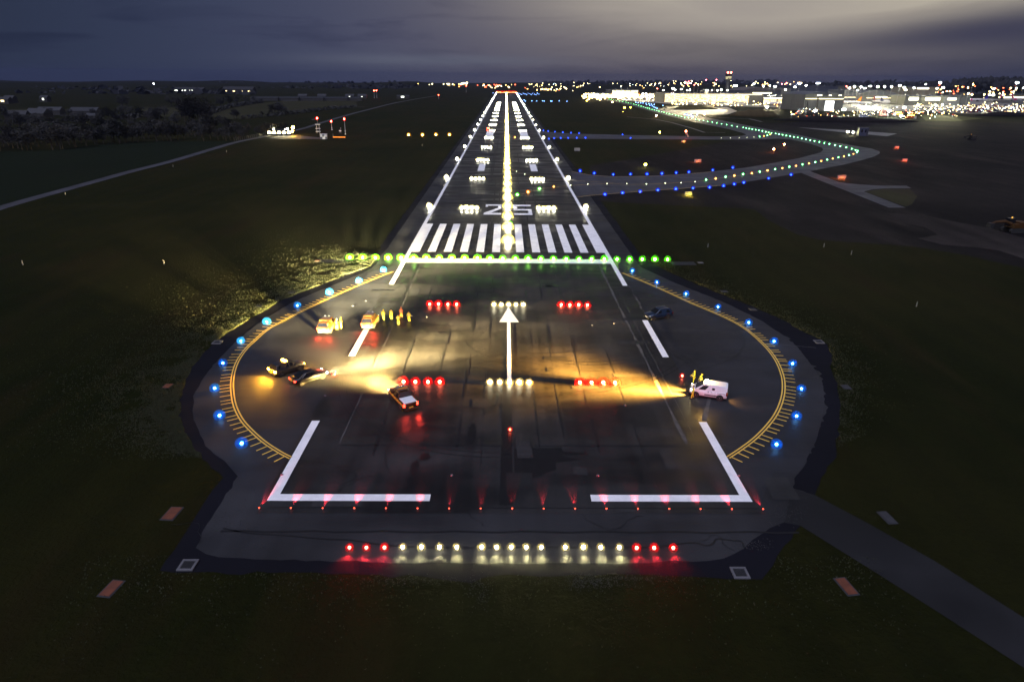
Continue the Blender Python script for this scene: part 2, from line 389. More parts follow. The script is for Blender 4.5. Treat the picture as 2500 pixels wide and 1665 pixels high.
inner = [(-27.5,RW_END+3)]+rough([(-27.5,150)]+sm(innL[:13])+innL[13:]+innB+innR[:4]+rough(innR[3:12], .7, .25)+sm(innR[11:]), .9, .08, 8)+[(27.4,150),(27.4,RW_END+3)]
sheet('runway_shoulder', inner, .012, SHOULD)
padL = [p for p in A([(948,645),(962,665)])]
tp = [(-23.2,133)]+innL[2:14]+[(-23.2,51.0),(23.2,51.0)]+A([(1890,1150)])+innR[2:-1]+[(23.2,134)]
sheet('turn_pad', tp, .018, PAD)
sheet('runway', [(-22.9,49.2),(22.9,49.2),(22.9,RW_END),(-22.9,RW_END)], .024, ASPH)
# older surface between the joints of the closed-off first stretch
rr = random.Random(5)
edgeL = [(-18.1+rr.uniform(-.25,.25), 61.2+i*(134-61.2)/30) for i in range(31)]
edgeR = [(19.0+rr.uniform(-.2,.2), 61.2+i*(134-61.2)/30) for i in range(31)]
sheet('old_runway_surface', edgeL[::-1]+[(-18.1,61.2)]+edgeR, .030, OLD)
def lines(name, items, z, m):
    mb = MB()
    for pts, w in items: ribbon_mb(mb, pts, w, z)
    o = mb.build(name, m); o['kind'] = 'structure'; return o
def wob(x, y0, y1, n, a, seed=1):
    q = random.Random(seed+int(x*10)); return [(x+q.uniform(-a,a), y0+(y1-y0)*i/n) for i in range(n+1)]
seams = []
for i, x in enumerate((-14.2,-9.3,-5.6,-3.0,3.1,5.9,9.4,14.0)):
    q = random.Random(i); w0 = q.uniform(.10,.34)
    seams.append((wob(x, 52+q.uniform(0,9), 134+q.uniform(-14,0), 40, .05), (lambda t, w0=w0, i=i: w0*max(.12, .55+.6*math.sin(t*19+i)+.35*math.sin(t*47+i*2)))))
seams.append((wob(-18.75, 88, 133, 60, .16), lambda t: .30+.55*max(0, math.sin(t*11))*max(.2, math.sin(t*60)*.5+.6)))
seams.append((wob(-18.6, 66, 88, 30, .1), lambda t: .1+.5*max(0, math.sin(t*7))))
seams.append(([(x, 46.6+.1*math.sin(x)) for x in range(-25,27,2)], .22))
seams.append((smooth(A([(545,1290),(610,1302),(690,1307),(790,1316),(860,1319),(924,1329),(1039,1337),(1250,1337),(1518,1337),(1600,1335),(1690,1325),(1722,1332),(1740,1328),(1751,1316),(1790,1320),(1810,1322),(1818,1338)])), .16))
seams.append(([(x, 60.9+.06*math.sin(x*1.3)) for x in range(-18,20)], .16))
seams += [([(x, 50.0+.04*math.sin(x*2.1)) for x in range(-22,24)], .12)]
for k in range(9): seams.append(([(x, 74+k*6.3+.15*math.sin(x)) for x in (8.6,9.5,10.5,11.5,12.4)], lambda t, k=k: .14+.12*math.sin(t*9+k)))
lines('tar_joint', seams, .036, SEAM)
jn = [(wob(-18.2, 61.2, 134, 60, .05), lambda t: .10+.05*math.sin(t*50)), (wob(19.0, 61.2, 134, 60, .06), lambda t: .34+.16*math.sin(t*37)), (wob(20.2, 63, 118, 40, .06), .07),
      (wob(22.7, 103, 119, 14, .18), lambda t: .5*max(.1, math.sin(t*40))), ([(18.9,66.5),(22.9,66.4)], .14), ([(18.9,61.3),(23.2,61.2)], .2),
      ([(30.5,95.6),(32,95.2),(34,95),(35,94)], .12), ([(36,95.2),(37.6,94.8)], .5), ([(35.6,91),(40,90),(45,88.7)], .1), ([(25.6,75),(23.9,70.5),(22.3,66.6)], lambda t: .5+.2*math.sin(t*20))]
lines('worn_joint', jn, .038, JOINT)
# dark wet patch and rubber smears
def blot(cx, cy, rx, ry, n, seed):
    q = random.Random(seed); return [(cx+math.cos(2*PI*k/n)*rx*q.uniform(.75,1.1), cy+math.sin(2*PI*k/n)*ry*q.uniform(.7,1.1)) for k in range(n)]
st = MB()
WET = mat('damp_patch', (.0048,.0048,.0056), .42, var=.3, vscale=.4)
for poly in ([(.4,53.5),(.4,60.4),(5.4,60.5),(5.6,59.8),(8.2,59.4),(5.2,58.9),(7.4,58.2),(4.6,57.6),(4.6,56.4),(2.9,55.3),(1.7,54.2)], [(-1,50.5),(.2,50.5),(.2,80),(-.9,80)],
             blot(-9.6,56.6,.45,1.6,14,1), blot(-8.8,58.6,.6,.9,12,2), blot(-9.4,54.4,.7,.8,12,3), blot(-9.9,52.9,.5,.5,12,4), blot(-4.2,63.5,.5,2.6,14,7)):
    st.add([(p[0],p[1],.041) for p in poly], [tuple(range(len(poly)))])
me = st.mesh('damp_patch', WET)
for p in me.polygons:
    if p.normal.z < 0: p.flip()
o = put('damp_patch', me); o['kind'] = 'structure'
def arc(cx, cy, r, a0, a1, n=26): return [(cx+r*math.cos(R(a0+(a1-a0)*i/n)), cy+r*math.sin(R(a0+(a1-a0)*i/n))) for i in range(n+1)]
tm = []
for c in [(-1.5,79,19.5,186,300),(-1.5,79,20.4,188,296),(-12,118,23,250,318),(-12,118,23.9,251,316),(2,92,9,180,262),(11,98,15,255,318),(11,98,15.9,256,316),(6,95,21,270,335),(6,95,21.8,271,334),(20,96,16,290,350),(13,80,12,-10,48),(13,80,12.9,-10,46),(-4,60,9,150,215),(-6,72,5,-75,40),(-9,75,4.4,190,280),(14,70,24,60,95),(4,102,16,-100,-55)]:
    tm.append((arc(*c), lambda t: .16*math.sin(min(1, t*1.1)*PI)**.5+.02))
tm += [(arc(*c), .12) for c in ((-9,150,6,-20,35),(-4.2,162,5,150,200),(-9.3,152,6.3,-15,30),(6,158,7,170,205),(1.2,101,9,60,100),(0,99,6,40,80))]
for k in range(26):
    q = random.Random(k+50); x = q.gauss(0,4.2); y = q.uniform(140,420); tm.append((wob(x, y, y+q.uniform(30,120), 4, .05, k), .35))
lines('tyre_mark', tm, .047, RUBBER)
ck = []
for k in range(46):
    q = random.Random(k+300); x, y = (q.uniform(-30,30), q.uniform(45,125)); a = q.uniform(0,6.3); pts = [(x,y)]
    for _ in range(q.randint(6,16)): a += q.gauss(0,.5); x += math.cos(a)*.6; y += math.sin(a)*.6; pts.append((x,y))
    if all(abs(p[0]) < 30 and p[1] > 43.5 for p in pts): ck.append((pts, lambda t, k=k: .05+.03*math.sin(t*20+k)))
lines('crack_seal', ck, .050, SEAM)
pt = MB()
for k in range(34):
    q = random.Random(k+900); x, y = q.uniform(-26,26), q.uniform(45,132); w, l = q.uniform(.5,2.6), q.uniform(.5,5.0)
    if q.random() < .5: w, l = l, w*.6
    pt.add([(x-w/2+q.gauss(0,.06),y-l/2+q.gauss(0,.06),.0415),(x+w/2+q.gauss(0,.06),y-l/2+q.gauss(0,.06),.0415),(x+w/2+q.gauss(0,.06),y+l/2+q.gauss(0,.06),.0415),(x-w/2+q.gauss(0,.06),y+l/2+q.gauss(0,.06),.0415)], [(0,1,2,3)], k % 2)
o = pt.build('patch_repair', [layered('patch_dark', (.0095,.0095,.0105), .3, .2, .3, .55, .15), layered('patch_light', (.019,.0185,.0195), .3, .2, .3, .66, .12)]); o['kind'] = 'structure'
# stub roads, service roads, taxiways, earthworks
sheet('bare_earth', A([(1440,445),(1465,492),(1560,498),(1680,503),(1840,511),(1880,540),(1945,572),(2000,586),(2100,593),(2230,602),(2360,624),(2500,655),(2620,690),(2620,300),(2300,300),(2000,296),(1840,303),(1860,330),(1700,360),(1520,392),(1440,404)]), .003, EARTH)
sheet('churned_mud', A([(2165,520),(2260,527),(2330,541),(2420,558),(2510,585),(2640,640),(2640,690),(2500,632),(2440,612),(2380,604),(2300,598),(2240,582),(2290,574),(2260,556),(2210,545)]), .008, MUD)
sheet('haul_track', A([(2120,340),(2260,345),(2420,352),(2560,360),(2560,372),(2420,368),(2300,364),(2180,356)]), .009, EARTH)
sheet('pale_track', A([(1946,311.5),(2062,318),(2190,327),(2166,333.5),(2120,329),(2062,324),(1990,316.5)]), .010, CONC)
tx = A([(1405,484),(1440,479),(1476,476),(1560,469),(1660,462),(1760,454.5),(1851,440),(1956,422.5),(2060,402.5),(2105,391.5),(2135,382.5),(2148,375),(2147,370),(2128,363.5),(2080,355.5),(2029,347.5),(1950,330),(1890,319),(1810,304),(1750,292.5),(1700,282),(1600,265),(1550,255.5),(1500,246),(1480,243.5),(1480,245.5),(1500,248.5),(1540,258),(1580,270),(1640,286),(1700,300),(1780,316),(1815,326),(1822,329.5),(1812,332),(1790,333.5),(1740,334),(1560,331),(1400,327),(1328,322),(1343,338),(1400,339.5),(1540,340.5),(1780,341.5),(1860,341),(1900,339),(1930,341),(1980,352),(2006,361),(2010,366),(2003,373),(1950,387),(1890,398),(1820,410),(1740,419),(1650,427),(1580,430),(1498,431),(1440,427),(1395,418)])
sheet('taxiway', tx, .014, TAXI)
sheet('stub_road', A([(1956,423),(1976,418),(2050,446),(2100,451),(2150,454),(2213,454),(2225,460),(2160,460.5),(2130,463),(2109,468),(2211,507.5),(2170,507.5)]), .019, TAXI)
EXIT = layered('exit_asphalt', (.0068,.0068,.0084), .4, .1, .2, .72, .12)
sheet('exit_road', A([(1931,1191),(1990,1209),(2060,1246),(2113,1274),(2283,1370),(2500,1508),(2800,1690),(2800,1860),(2500,1630),(2300,1500),(2145,1402),(2060,1349),(1954,1283),(1916,1276)]), .017, EXIT)
sheet('grass_apron', A([(2109,468.5),(2160,461),(2220,461),(2240,480),(2225,500),(2212,505)]), .012, FIELD)
srv = [(-60,528),(0,508),(80,485),(160,463),(240,441),(320,419),(400,399),(460,382),(520,364),(580,347),(640,335),(690,326),(745,313),(776,303),(850,281),(900,268),(960,253),(1010,243.5),(1065,234.5)]
lines('service_road', [(smooth(A(srv), 4), 4.2)], .011, TAXI)
sheet('gate_apron', A([(655,338),(700,328),(730,332),(790,337),(784,340),(690,340)]), .013, TAXI)
for pts in ([(512,281),(560,265),(640,252),(700,246.5),(870,245),(872,260),(800,264),(680,280),(600,291),(520,292)], [(505,262),(555,258),(550,265),(500,275)], [(290,292),(360,288),(440,284),(446,264),(340,263),(350,280)], [(0,268),(80,266.5),(168,267),(165,273),(0,271)], [(-60,372),(60,368),(150,365),(240,354),(380,346),(560,345),(620,341),(540,360),(420,392),(280,430),(150,465),(0,506),(-60,524)]):
    sheet('field', A(pts), .005, FIELD if pts[0][0] != -60 else grass_mat('pasture', (.0058,.0092,.0040), (.0072,.0104,.0045), (.0065,.0085,.0042)))
lines('far_track', [(A([(1600,292),(1640,300),(1690,314),(1720,324),(1770,324.5)]), 2.0), (A([(1530,286),(1600,292)]), 2), (A([(800,262),(890,262)]), 3), (A([(690,248),(890,241)]), 4), (A([(1755,288),(1830,291),(1860,298)]), 3)], .012, CONC)
for x0, y0, x1 in ((770,637,852),(1638,643,1697)):
    q0 = at(x0,y0); q1 = at(x1,y0); sheet('light_pad', [(q0[0],q0[1]-1.5),(q1[0],q1[1]-1.5),(q1[0],q1[1]+1.2),(q0[0],q0[1]+1.2)], .009, SHOULD)
# ---------------------------------------------------------------- painted markings
def rect(x0, x1, y0, y1): return [(x0,y0),(x1,y0),(x1,y1),(x0,y1)]
def marks(name, polys, z, m):
    mb = MB()
    for p in polys: mb.add([(q[0],q[1],z) for q in p], [tuple(range(len(p)))])
    me = mb.mesh(name, m)
    for p in me.polygons:
        if p.normal.z < 0: p.flip()
    o = put(name, me); o['kind'] = 'structure'; return o
Y0 = 143.9
st = []
for k in range(6):
    for s in (-1, 1): st.append(rect(*sorted((s*(1.8+3.6*k), s*(3.6+3.6*k))), Y0, Y0+30))
marks('threshold_stripes', st, .053, WHITE)
marks('threshold_bar', [rect(-21.6,21.6,134.7,138.1)], .053, WHITE)
marks('runway_edge_line', [rect(-22.5,-21.6,119,RW_END), rect(21.6,22.5,119,RW_END), rect(-22.5,-21.6,84.8,95.5), rect(21.6,22.5,84.9,100)], .0532, WHITE)
marks('corner_line', [[(-22.5,51),(-7.5,51),(-7.5,52.05),(-21.6,52.05),(-21.6,66.2),(-22.5,66.2)], [(22.5,51),(22.5,66.2),(21.6,66.2),(21.6,52.05),(7.5,52.05),(7.5,51)]], .053, WHITE)
marks('runway_arrow', [[(-.05,106.2),(-1.55,98.8),(-.28,98.8),(-.28,77.2),(.25,77.2),(.25,98.8),(1.62,98.8)]], .053, WHITE)
marks('aiming_mark', [rect(-12.4,-9.6,279.5,303), rect(9.9,12.7,279.5,303), rect(-14.2,-9.2,440,492), rect(9.0,14.2,440,492), rect(-12.4,-9.6,640,662), rect(9.9,12.7,640,662)], .053, WHITE)
def digit(polys, x, y, w, h): return [[(x+a*w, y+b*h) for a, b in p] for p in polys]
two = [[(.06,.75),(.06,1),(1,1),(1,.86),(.20,.86),(.20,.75)], [(.80,.86),(1,.86),(1,.58),(.80,.66)], [(.80,.66),(1,.58),(.42,.16),(.02,.16)], [(0,0),(1,0),(1,.16),(.02,.16)]]
five = [[(0,.84),(0,1),(1,1),(1,.84)], [(0,.56),(0,.84),(.2,.84),(.2,.56)], [(0,.42),(0,.56),(1,.56),(1,.42)], [(.8,.16),(.8,.42),(1,.42),(1,.16)], [(0,0),(0,.16),(1,.16),(1,0)]]
marks('runway_number', digit(two,-6.95,186.8,5.1,16)+digit(five,1.75,186.6,5.3,16), .053, WHITE)
# yellow turning line with its comb of ticks, both sides
def turning(name, F, side):
    pts = smooth(A(F), 8)
    mb = MB(); off = []
    for i, p in enumerate(pts):
        t = (pts[min(i+1,len(pts)-1)]-pts[max(i-1,0)]).normalized(); off.append(Vector((-t.y, t.x))*side)
    ribbon_mb(mb, [p+n*.0 for p, n in zip(pts, off)], .16, .053)
    ribbon_mb(mb, [p+n*.32 for p, n in zip(pts, off)], .16, .053)
    acc = 0
    for i in range(1, len(pts)):
        d = (pts[i]-pts[i-1]).length; acc += d
        if acc >= 1.12:
            acc -= 1.12
            a = pts[i]+off[i]*.42; c = pts[i]+off[i]*1.62; ribbon_mb(mb, [a, c], .15, .053)
    o = mb.build(name, YELLOW); o['kind'] = 'structure'
def dense(F): return F
turning('turning_line', [(961,664),(884,695),(800,732),(734.5,763),(691,786),(654.5,806),(625,832),(604,852),(585,879),(574.5,906),(570,935),(571.6,964),(578,993),(593,1023),(614.5,1048),(647,1077),(683,1101),(713,1117)], -1)
turning('turning_line', [(1517,667),(1603,703),(1686,741),(1759,772),(1814,801),(1861,841),(1890,877),(1906,914),(1910,946),(1904.5,979),(1890,1012),(1868,1041),(1839,1070),(1806,1095),(1774,1116)], 1)
# curved lead-off centre lines
lo1 = A([(1248,487),(1263,478),(1289,471),(1317,463),(1352,458),(1393,454),(1435,451),(1482,450),(1530,451),(1578,450.5),(1624,449),(1663,446.5),(1697,444),(1724,441),(1747,437.5),(1771,434),(1793,431),(1814,427.5),(1835,424.5),(1855,421.5),(1873,418.5)])
lines('taxi_line', [(smooth(lo1, 4), .18), (smooth(A([(1247,413),(1261,420),(1281,426),(1343,437),(1381,440),(1440,444),(1500,447)]),4), .15), (smooth(A([(1395,419.5),(1440,428),(1498,432),(1580,431),(1650,428),(1740,420)]),4), .2), (smooth(A([(1410,482),(1440,478),(1476,475),(1560,468),(1660,461),(1760,453.5)]),4), .2)], .053, YELLOW)
# ---------------------------------------------------------------- lamps
METAL = mat('galvanised_metal', (.25,.25,.26), .45, metal=.8, var=.15, vscale=3)
DARKM = mat('dark_metal', (.03,.03,.032), .5, metal=.4)
def ico(r, sub, z=0, squash=1.0):
    bm = bmesh.new(); bmesh.ops.create_icosphere(bm, subdivisions=sub, radius=r)
    for v in bm.verts: v.co.z = v.co.z*squash+z
    me = bpy.data.meshes.new('lens'); bm.to_mesh(me); bm.free()
    for p in me.polygons: p.use_smooth = True
    return me
class Kind:
    def __init__(s, name, core, estr, rb, halo, hstr, rg, h=.3):
        s.name = name; em = emit(name+'_glow', core, estr)
        s.lens = ico(rb, 2, h); s.lens.materials.append(em)
        s.globe = None
        if rg:
            s.globe = ico(rg, 3, h); s.globe.materials.append(halo_mat(name+'_globe', halo, hstr))
        f = MB(); f.lathe([(rb*1.15,0),(rb*1.15,.05),(rb*.8,.09),(.10,.1),(.10,max(.12,h-rb*.8))], 14); s.fit = f.mesh('fitting', METAL, bevel=0)
    def __call__(s, x, y, label, group, z=0.05):
        t = thing(s.name, label, s.name.split('_lamp')[0].replace('_',' ')+' lamp' if False else 'lamp', (x,y,z), 0, group)
        t.scale = (random.uniform(.90,1.06),)*3
        put('fitting', s.fit, t); put('lens', s.lens, t)
        if s.globe: put('globe', s.globe, t)  # glow ball added round the lens, no part of the real fitting
        return t
WARM = (1.0,.90,.60); YEL = (1.0,.82,.22); RED = (1.0,.045,.03); GRN = (.22,1.0,.03); BLU = (.02,.16,1.0)
k_app  = Kind('approach_lamp', WARM, 60, .15, (1,.86,.30), .30, .42, .26)
k_appr = Kind('red_approach_lamp', (1,.12,.07), 34, .145, (1,.01,.01), .9, .42, .2)
k_bar  = Kind('approach_lamp', WARM, 34, .27, (1,.88,.34), .30, .60, .28)
k_barr = Kind('red_approach_lamp', (1,.14,.07), 60, .22, (1,.008,.008), .5, .74, .28)
k_end  = Kind('runway_end_lamp', (1,.06,.02), 10, .075, (1,.03,.02), .0, 0, .09)
k_grn  = Kind('threshold_lamp', (.45,1,.16), 70, .26, (.16,1,.02), .55, .88, .36)
k_blue = Kind('turn_pad_lamp', (.12,.45,1), 44, .16, (.02,.27,1), 1.0, .66, .34)
k_edge = Kind('runway_edge_lamp', (1,.95,.72), 120, .48, (1,.90,.42), .26, 1.05, .5)
k_tdz  = Kind('touchdown_lamp', (1,.95,.70), 120, .40, (1,.88,.36), .30, .95, .3)
k_ctr  = Kind('centreline_lamp', (1,.93,.62), 180, .66, (1,.82,.20), .26, 1.7, .3)
k_tblu = Kind('taxiway_edge_lamp', (.02,.075,1), 16, .28, (.01,.06,1), .5, .9, .4)
k_tgrn = Kind('taxiway_centre_lamp', (.22,1,.34), 30, .24, (.08,1,.22), .22, .8, .35)
k_tamb = Kind('amber_taxiway_lamp', (1,.52,.10), 16, .27, (1,.32,.03), .25, .8, .2)
k_tfnt = Kind('taxiway_centre_lamp', (.9,.95,.55), 9, .17, GRN, .0, 0, .12)
k_amb  = Kind('amber_taxiway_lamp', (1,.50,.08), 24, .34, (1,.25,.0), .6, .9, .25)
k_lgr  = Kind('taxiway_centre_lamp', (.35,1,.25), 22, .34, (.12,1,.05), .5, .9, .25)
# nearest approach row
row = []
xs = [-13.4,-12.0,-10.5]+[-9.0,-7.45,-5.95,-4.5]+[-2.45,-1.2,0,1.25,2.5]+[4.5,6.0,7.45,9.0]+[10.45,11.9,13.5]
for i, x in enumerate(xs):
    r = i < 3 or i > 15
    t = (k_appr if r else k_app)(x, 44.3, f'{"red" if r else "white"} lamp of the nearest light row, {ordi(i+1)} from the left', 'nearest row of approach lamps')
    l = bpy.data.lights.new('lamp_beam', 'SPOT'); l.energy = 420 if r else 300; l.color = (1,.02,.03) if r else (1,.88,.42); l.spot_size = R(100); l.spot_blend = 1; l.shadow_soft_size = .05
    o = bpy.data.objects.new('lamp_beam', l); COL.objects.link(o); o.parent = t; o.location = (0,-.45,.34)
    o.rotation_euler = Vector((0,-1,-.22)).to_track_quat('-Z', 'Y').to_euler()
for i in range(17):
    t = k_end(-22.75+i*2.86, 49.75, f'small red inset lamp just outside the white corner lines, {ordi(i+1)} from the left', 'red runway end lamps')
    l = bpy.data.lights.new('lamp_beam', 'SPOT'); l.energy = 6000; l.color = (1,.035,.06); l.spot_size = R(26); l.spot_blend = .8; l.shadow_soft_size = .05
    o = bpy.data.objects.new('lamp_beam', l); COL.objects.link(o); o.parent = t; o.location = (0,.12,.14)
    o.rotation_euler = Vector((0,1,-.06)).to_track_quat('-Z', 'Y').to_euler()
for Y, nm in ((76.0,'the light row before the white arrow tail'), (106.8,'the light row at the white arrow tip')):
    for i, x in enumerate([-13.5,-12.0,-10.4,-8.9,-2.5,-1.25,0,1.25,2.5,9.0,10.5,12.0,13.5]):
        r = i < 4 or i > 8
        (k_barr if r else k_bar)(x, Y, f'{"red" if r else "white"} lamp of {nm}, {ordi(i+1)} from the left', 'approach lamp rows on the closed runway start')
tg = Kind('guide_lamp', (1,.10,.04), 20, .13, (1,.02,.02), .5, .35, .2)
p = at(1245,1053); tg(p[0], p[1], 'single small red lamp on the dark centre strip between the white corner lines', 'marker lamps')
for i in range(26):
    k_grn(-33.8+i*2.72, 137.2, f'bright green threshold lamp, {ordi(i+1)} from the left along the white bar', 'green threshold lamps')
for side, pts in (('left', [(936,658),(876,685),(804,713),(726,746),(651,785),(588,832),(544,886),(524,947),(536,1014),(590,1082)]), ('right', [(1544,661),(1604,689),(1675,717),(1753,749),(1828,787),(1890,833),(1935,887),(1957,948),(1945,1015),(1896,1084)])):
    for i, q in enumerate(pts):
        p = at(*q, .4); k_blue(p[0], p[1], f'blue lamp on the {side} turning bay edge, {ordi(i+1)} from the green row', f'blue lamps round the {side} turning bay')
for side, s in (('left',-1), ('right',1)):
    for i in range(25):
        k_edge(s*23.4, 197.4+60*i, f'white runway edge lamp, {ordi(i+1)} along the {side} edge from the threshold', 'white runway edge lamps')
    for i in range(15):
        for j in range(4):
            k_tdz(s*11.4+(j-1.5)*1.5, 195.5+60*i, f'white lamp, {ordi(j+1)} from the left in the {ordi(i+1)} bar of four on the {side} half', 'touchdown zone lamp bars')
for i in range(101):
    k_ctr(0, 153.3+14.85*i, f'bright white centreline lamp, {ordi(i+1)} up the runway from the green row', 'runway centreline lamps')
p = at(1245,549); k_lgr(p[0], p[1], 'green lamp beside the centreline lamps between the painted stripes', 'lead-off lamps')
for i in range(16):
    k = Kind('runway_end_lamp', (1,.10,.03), 160, .9, (1,.03,.0), .3, 3.6, .5) if i == 0 else k
    k(-22.5+3*i, RW_END, f'red lamp across the far end of the runway, {ordi(i+1)} from the left', 'red lamps at the far runway end')
# curved lead-off from the runway onto the taxiway
n = 0
for q, k, c in [((1263,478),k_lgr,'green'),((1289,471),k_amb,'orange'),((1317,463),k_lgr,'green'),((1352,458),k_tamb,'orange'),((1393,454),k_tfnt,'pale'),((1435,451),k_tfnt,'pale'),((1482,450),k_tfnt,'pale'),((1530,450),k_tfnt,'pale'),((1578,451),k_tfnt,'pale'),((1624,449),k_tfnt,'pale'),((1663,448),k_tfnt,'pale'),((1697,445),k_tfnt,'pale'),
                 ((1281,427),k_tfnt,'pale'),((1261,420),k_tfnt,'pale'),((1257,337),k_amb,'orange')]:
    p = at(*q); n += 1
    k(p[0], p[1], f'{c} inset lamp on the curved lead-off line, {ordi(n)} from the runway centre', 'lead-off lamps')
c4 = lambda x, y: (1380+x/4.9936, 380+y/4.9936)
c5 = lambda x, y: (1800+x/4.9936, 380+y/4.9936)
c2 = lambda x, y: (1750+x/4.9936, 160+y/4.9936)
c1 = lambda x, y: (1400+x/4.9936, 160+y/4.9936)
seq = [c4(*q) for q in [(1716,308),(1833,291),(1953,272),(2060,256),(2166,240),(2272,225)]]+[c5(*q) for q in [(271,209),(367,193),(459,177),(549,162),(633,149),(716,134),(793,120),(874,105),(949,91),(1023,75),(1095,60),(1163,45),(1232,32),(1300,19)]]+[c2(*q) for q in [(1610,1104),(1665,1087),(1708,1067),(1716,1052)]]
for i, q in enumerate(seq):
    p = at(*q); g = i % 2 == 0 or i > 21
    (k_tgrn if g else k_tamb)(p[0], p[1], f'{"green" if g else "amber"} inset lamp on the near taxiway, {ordi(i+1)} from the runway towards the bend', 'taxiway centre lamps on the near limb')
seq = [c2(*q) for q in [(1690,1042),(1645,1027),(1575,1010),(1503,995),(1438,982),(1371,967),(1310,955),(1250,942),(1190,931),(1138,920),(1085,910),(1035,900),(985,889),(938,881),(893,872),(847,864),(801,855),(758,847),(717,839),(665,833),(632,826),(597,818),(555,808),(512,800),(474,793),(432,787),(395,779),(357,772),(320,765),(250,755),(182,742),(119,731),(57,719)]]+[c1(*q) for q in [(1746,709),(1692,699),(1636,690),(1586,680),(1537,673),(1489,663),(1443,656),(1400,647),(1357,640),(1318,631),(1279,623),(1243,616),(1206,607),(1170,597),(1136,589),(1105,580),(1074,572),(1043,563),(1014,555),(986,548),(957,542),(930,534),(905,527),(880,519),(855,511),(825,502),(795,492),(765,483),(735,475),(705,468),(670,462),(640,455),(600,447),(560,440),(520,432),(490,426),(460,420),(435,414)]]
for i, q in enumerate(seq):
    p = at(*q); k_tgrn(p[0], p[1], f'green inset lamp on the far taxiway, {ordi(i+1)} from the bend towards the terminal', 'taxiway centre lamps on the far limb')
seq = [c2(*q) for q in [(650,850),(615,862),(575,868),(520,877),(452,880),(368,884),(274,887),(166,889),(55,889)]]
for i, q in enumerate(seq):
    p = at(*q); k = k_tamb if i in (0,2) else (k_tgrn if i in (1,3) else k_tfnt)
    k(p[0], p[1], f'{"amber" if i in (0,2) else "pale green"} inset lamp on the crossing taxiway, {ordi(i+1)} from its junction', 'taxiway centre lamps on the crossing limb')
ups = [c4(*q) for q in [(181,192),(354,218),(585,232),(796,230),(997,229),(1180,222),(1353,212),(1507,203),(1799,179),(2043,150)]]
los = [c4(*q) for q in [(484,474),(699,457),(914,440),(1129,424),(1349,411),(1558,400),(1759,391),(1930,372),(2060,352),(2177,332)]]+[c5(383,281), c5(656,236)]
c6 = lambda x, y: (1000+x/4.9936, 200+y/4.9936)
up2 = [c6(*q) for q in [(1632,597),(1691,603),(1773,611),(1868,619),(1968,624),(2067,629)]]+[c1(599,845)]
lo2 = [c6(*q) for q in [(1698,697),(1763,690),(1843,688),(1934,686),(2038,685),(2145,685)]]+[c1(696,888)]
for nm, L in (('far edge of the near taxiway',ups),('near edge of the near taxiway',los),('far edge of the crossing taxiway',up2),('near edge of the crossing taxiway',lo2)):
    for i, q in enumerate(L):
        p = at(*q, .4); k_tblu(p[0], p[1], f'blue lamp on the {nm}, {ordi(i+1)} from the runway', 'blue taxiway edge lamps')
far = [c6(*q) for q in [(1396,225),(1412,238),(1490,237),(1550,238),(1620,236),(1720,237),(1825,238),(1920,240),(1355,232),(1640,238),(1735,240)]]+[c6(1330+i*19, 143+(i%3)*9) for i in range(14)]+[c1(*q) for q in [(760,455),(790,458),(820,460),(850,463),(885,466),(920,470),(950,476),(985,480),(960,497),(980,508),(1000,518),(1020,526),(890,480),(930,489),(1090,492),(1360,600),(1385,606),(1410,612),(1440,620),(1455,628),(1435,600),(1508,603)]]+[(1210,227.5),(1204,227.5)]
kf = Kind('far_taxiway_lamp', (.22,.45,1), 22, .40, (.02,.12,1), .3, 1.0, .5)
for i, q in enumerate(far):
    p = at(*q, .4); kf(p[0], p[1], 'tiny blue lamp far off on the taxiways beyond the runway', 'far blue taxiway lamps')
# four approach slope lights left of the runway: lamp box on two legs
kp = emit('papi_glow', (1,.58,.10), 90)
gl = halo_mat('papi_halo', (1,.50,.04), .8)
b = MB(); b.box(-.45,.45,-.6,.6,.45,.85); lamp = MB(); lamp.lathe([(.42,-.06),(.5,0),(.42,.05)], 16, 'y', (0,-.66,.66))
leg = MB(); leg.tube([(-.3,0,0),(-.3,0,.46)], .05); leg.tube([(.3,0,0),(.3,0,.46)], .05)
bme, lme, gme = b.mesh('housing', mat('orange_housing', (.35,.12,.03), .5), bevel=.04), lamp.mesh('lens', kp), leg.mesh('legs', METAL)
gg = ico(1.5, 3, .66); gg.materials.append(gl)  # added ball for the glow of the slope lights
for i, q in enumerate([(998,330),(1031.6,330),(1064.5,329.5),(1097.5,329.5)]):
    p = at(*q, .6); t = thing('slope_light', f'yellow approach slope light on the left grass, {ordi(i+1)} from the left', 'lamp', (p[0],p[1],0), 0, 'approach slope lights')
    put('housing', bme, t); put('lens', lme, t); put('legs', gme, t); put('globe', gg, t)
# ---------------------------------------------------------------- vehicles
def carpaint(name, col, metal=.3, rough=.28):
    m = mat(name, col, rough, metal=metal, var=.06, vscale=2); m.node_tree.nodes['Principled BSDF'].inputs['Coat Weight'].default_value = .6
    m.node_tree.nodes['Principled BSDF'].inputs['Coat Roughness'].default_value = .08; return m
GLASS = mat('dark_glass', (.008,.009,.011), .08, spec=.8)
TYRE = mat('tyre_rubber', (.012,.012,.012), .85)
BLACKP = mat('black_plastic', (.016,.016,.017), .55)
ALLOY = mat('alloy_rim', (.45,.43,.40), .3, metal=.8)
BRONZE = mat('bronze_rim', (.35,.17,.07), .35, metal=.7)
CLEAR = mat('headlight_glass', (.5,.52,.55), .12, metal=.3)
REDGL = mat('tail_glass', (.25,.01,.008), .2)
PLATE = mat('yellow_plate', (.6,.48,.06), .5); PLATEW = mat('white_plate', (.7,.7,.7), .5)
E_HEAD = emit('headlight_glow', (1,.93,.75), 40); E_TAIL = emit('tail_glow', (1,.03,.015), 14); E_TAILH = emit('brake_glow', (1,.06,.02), 30)
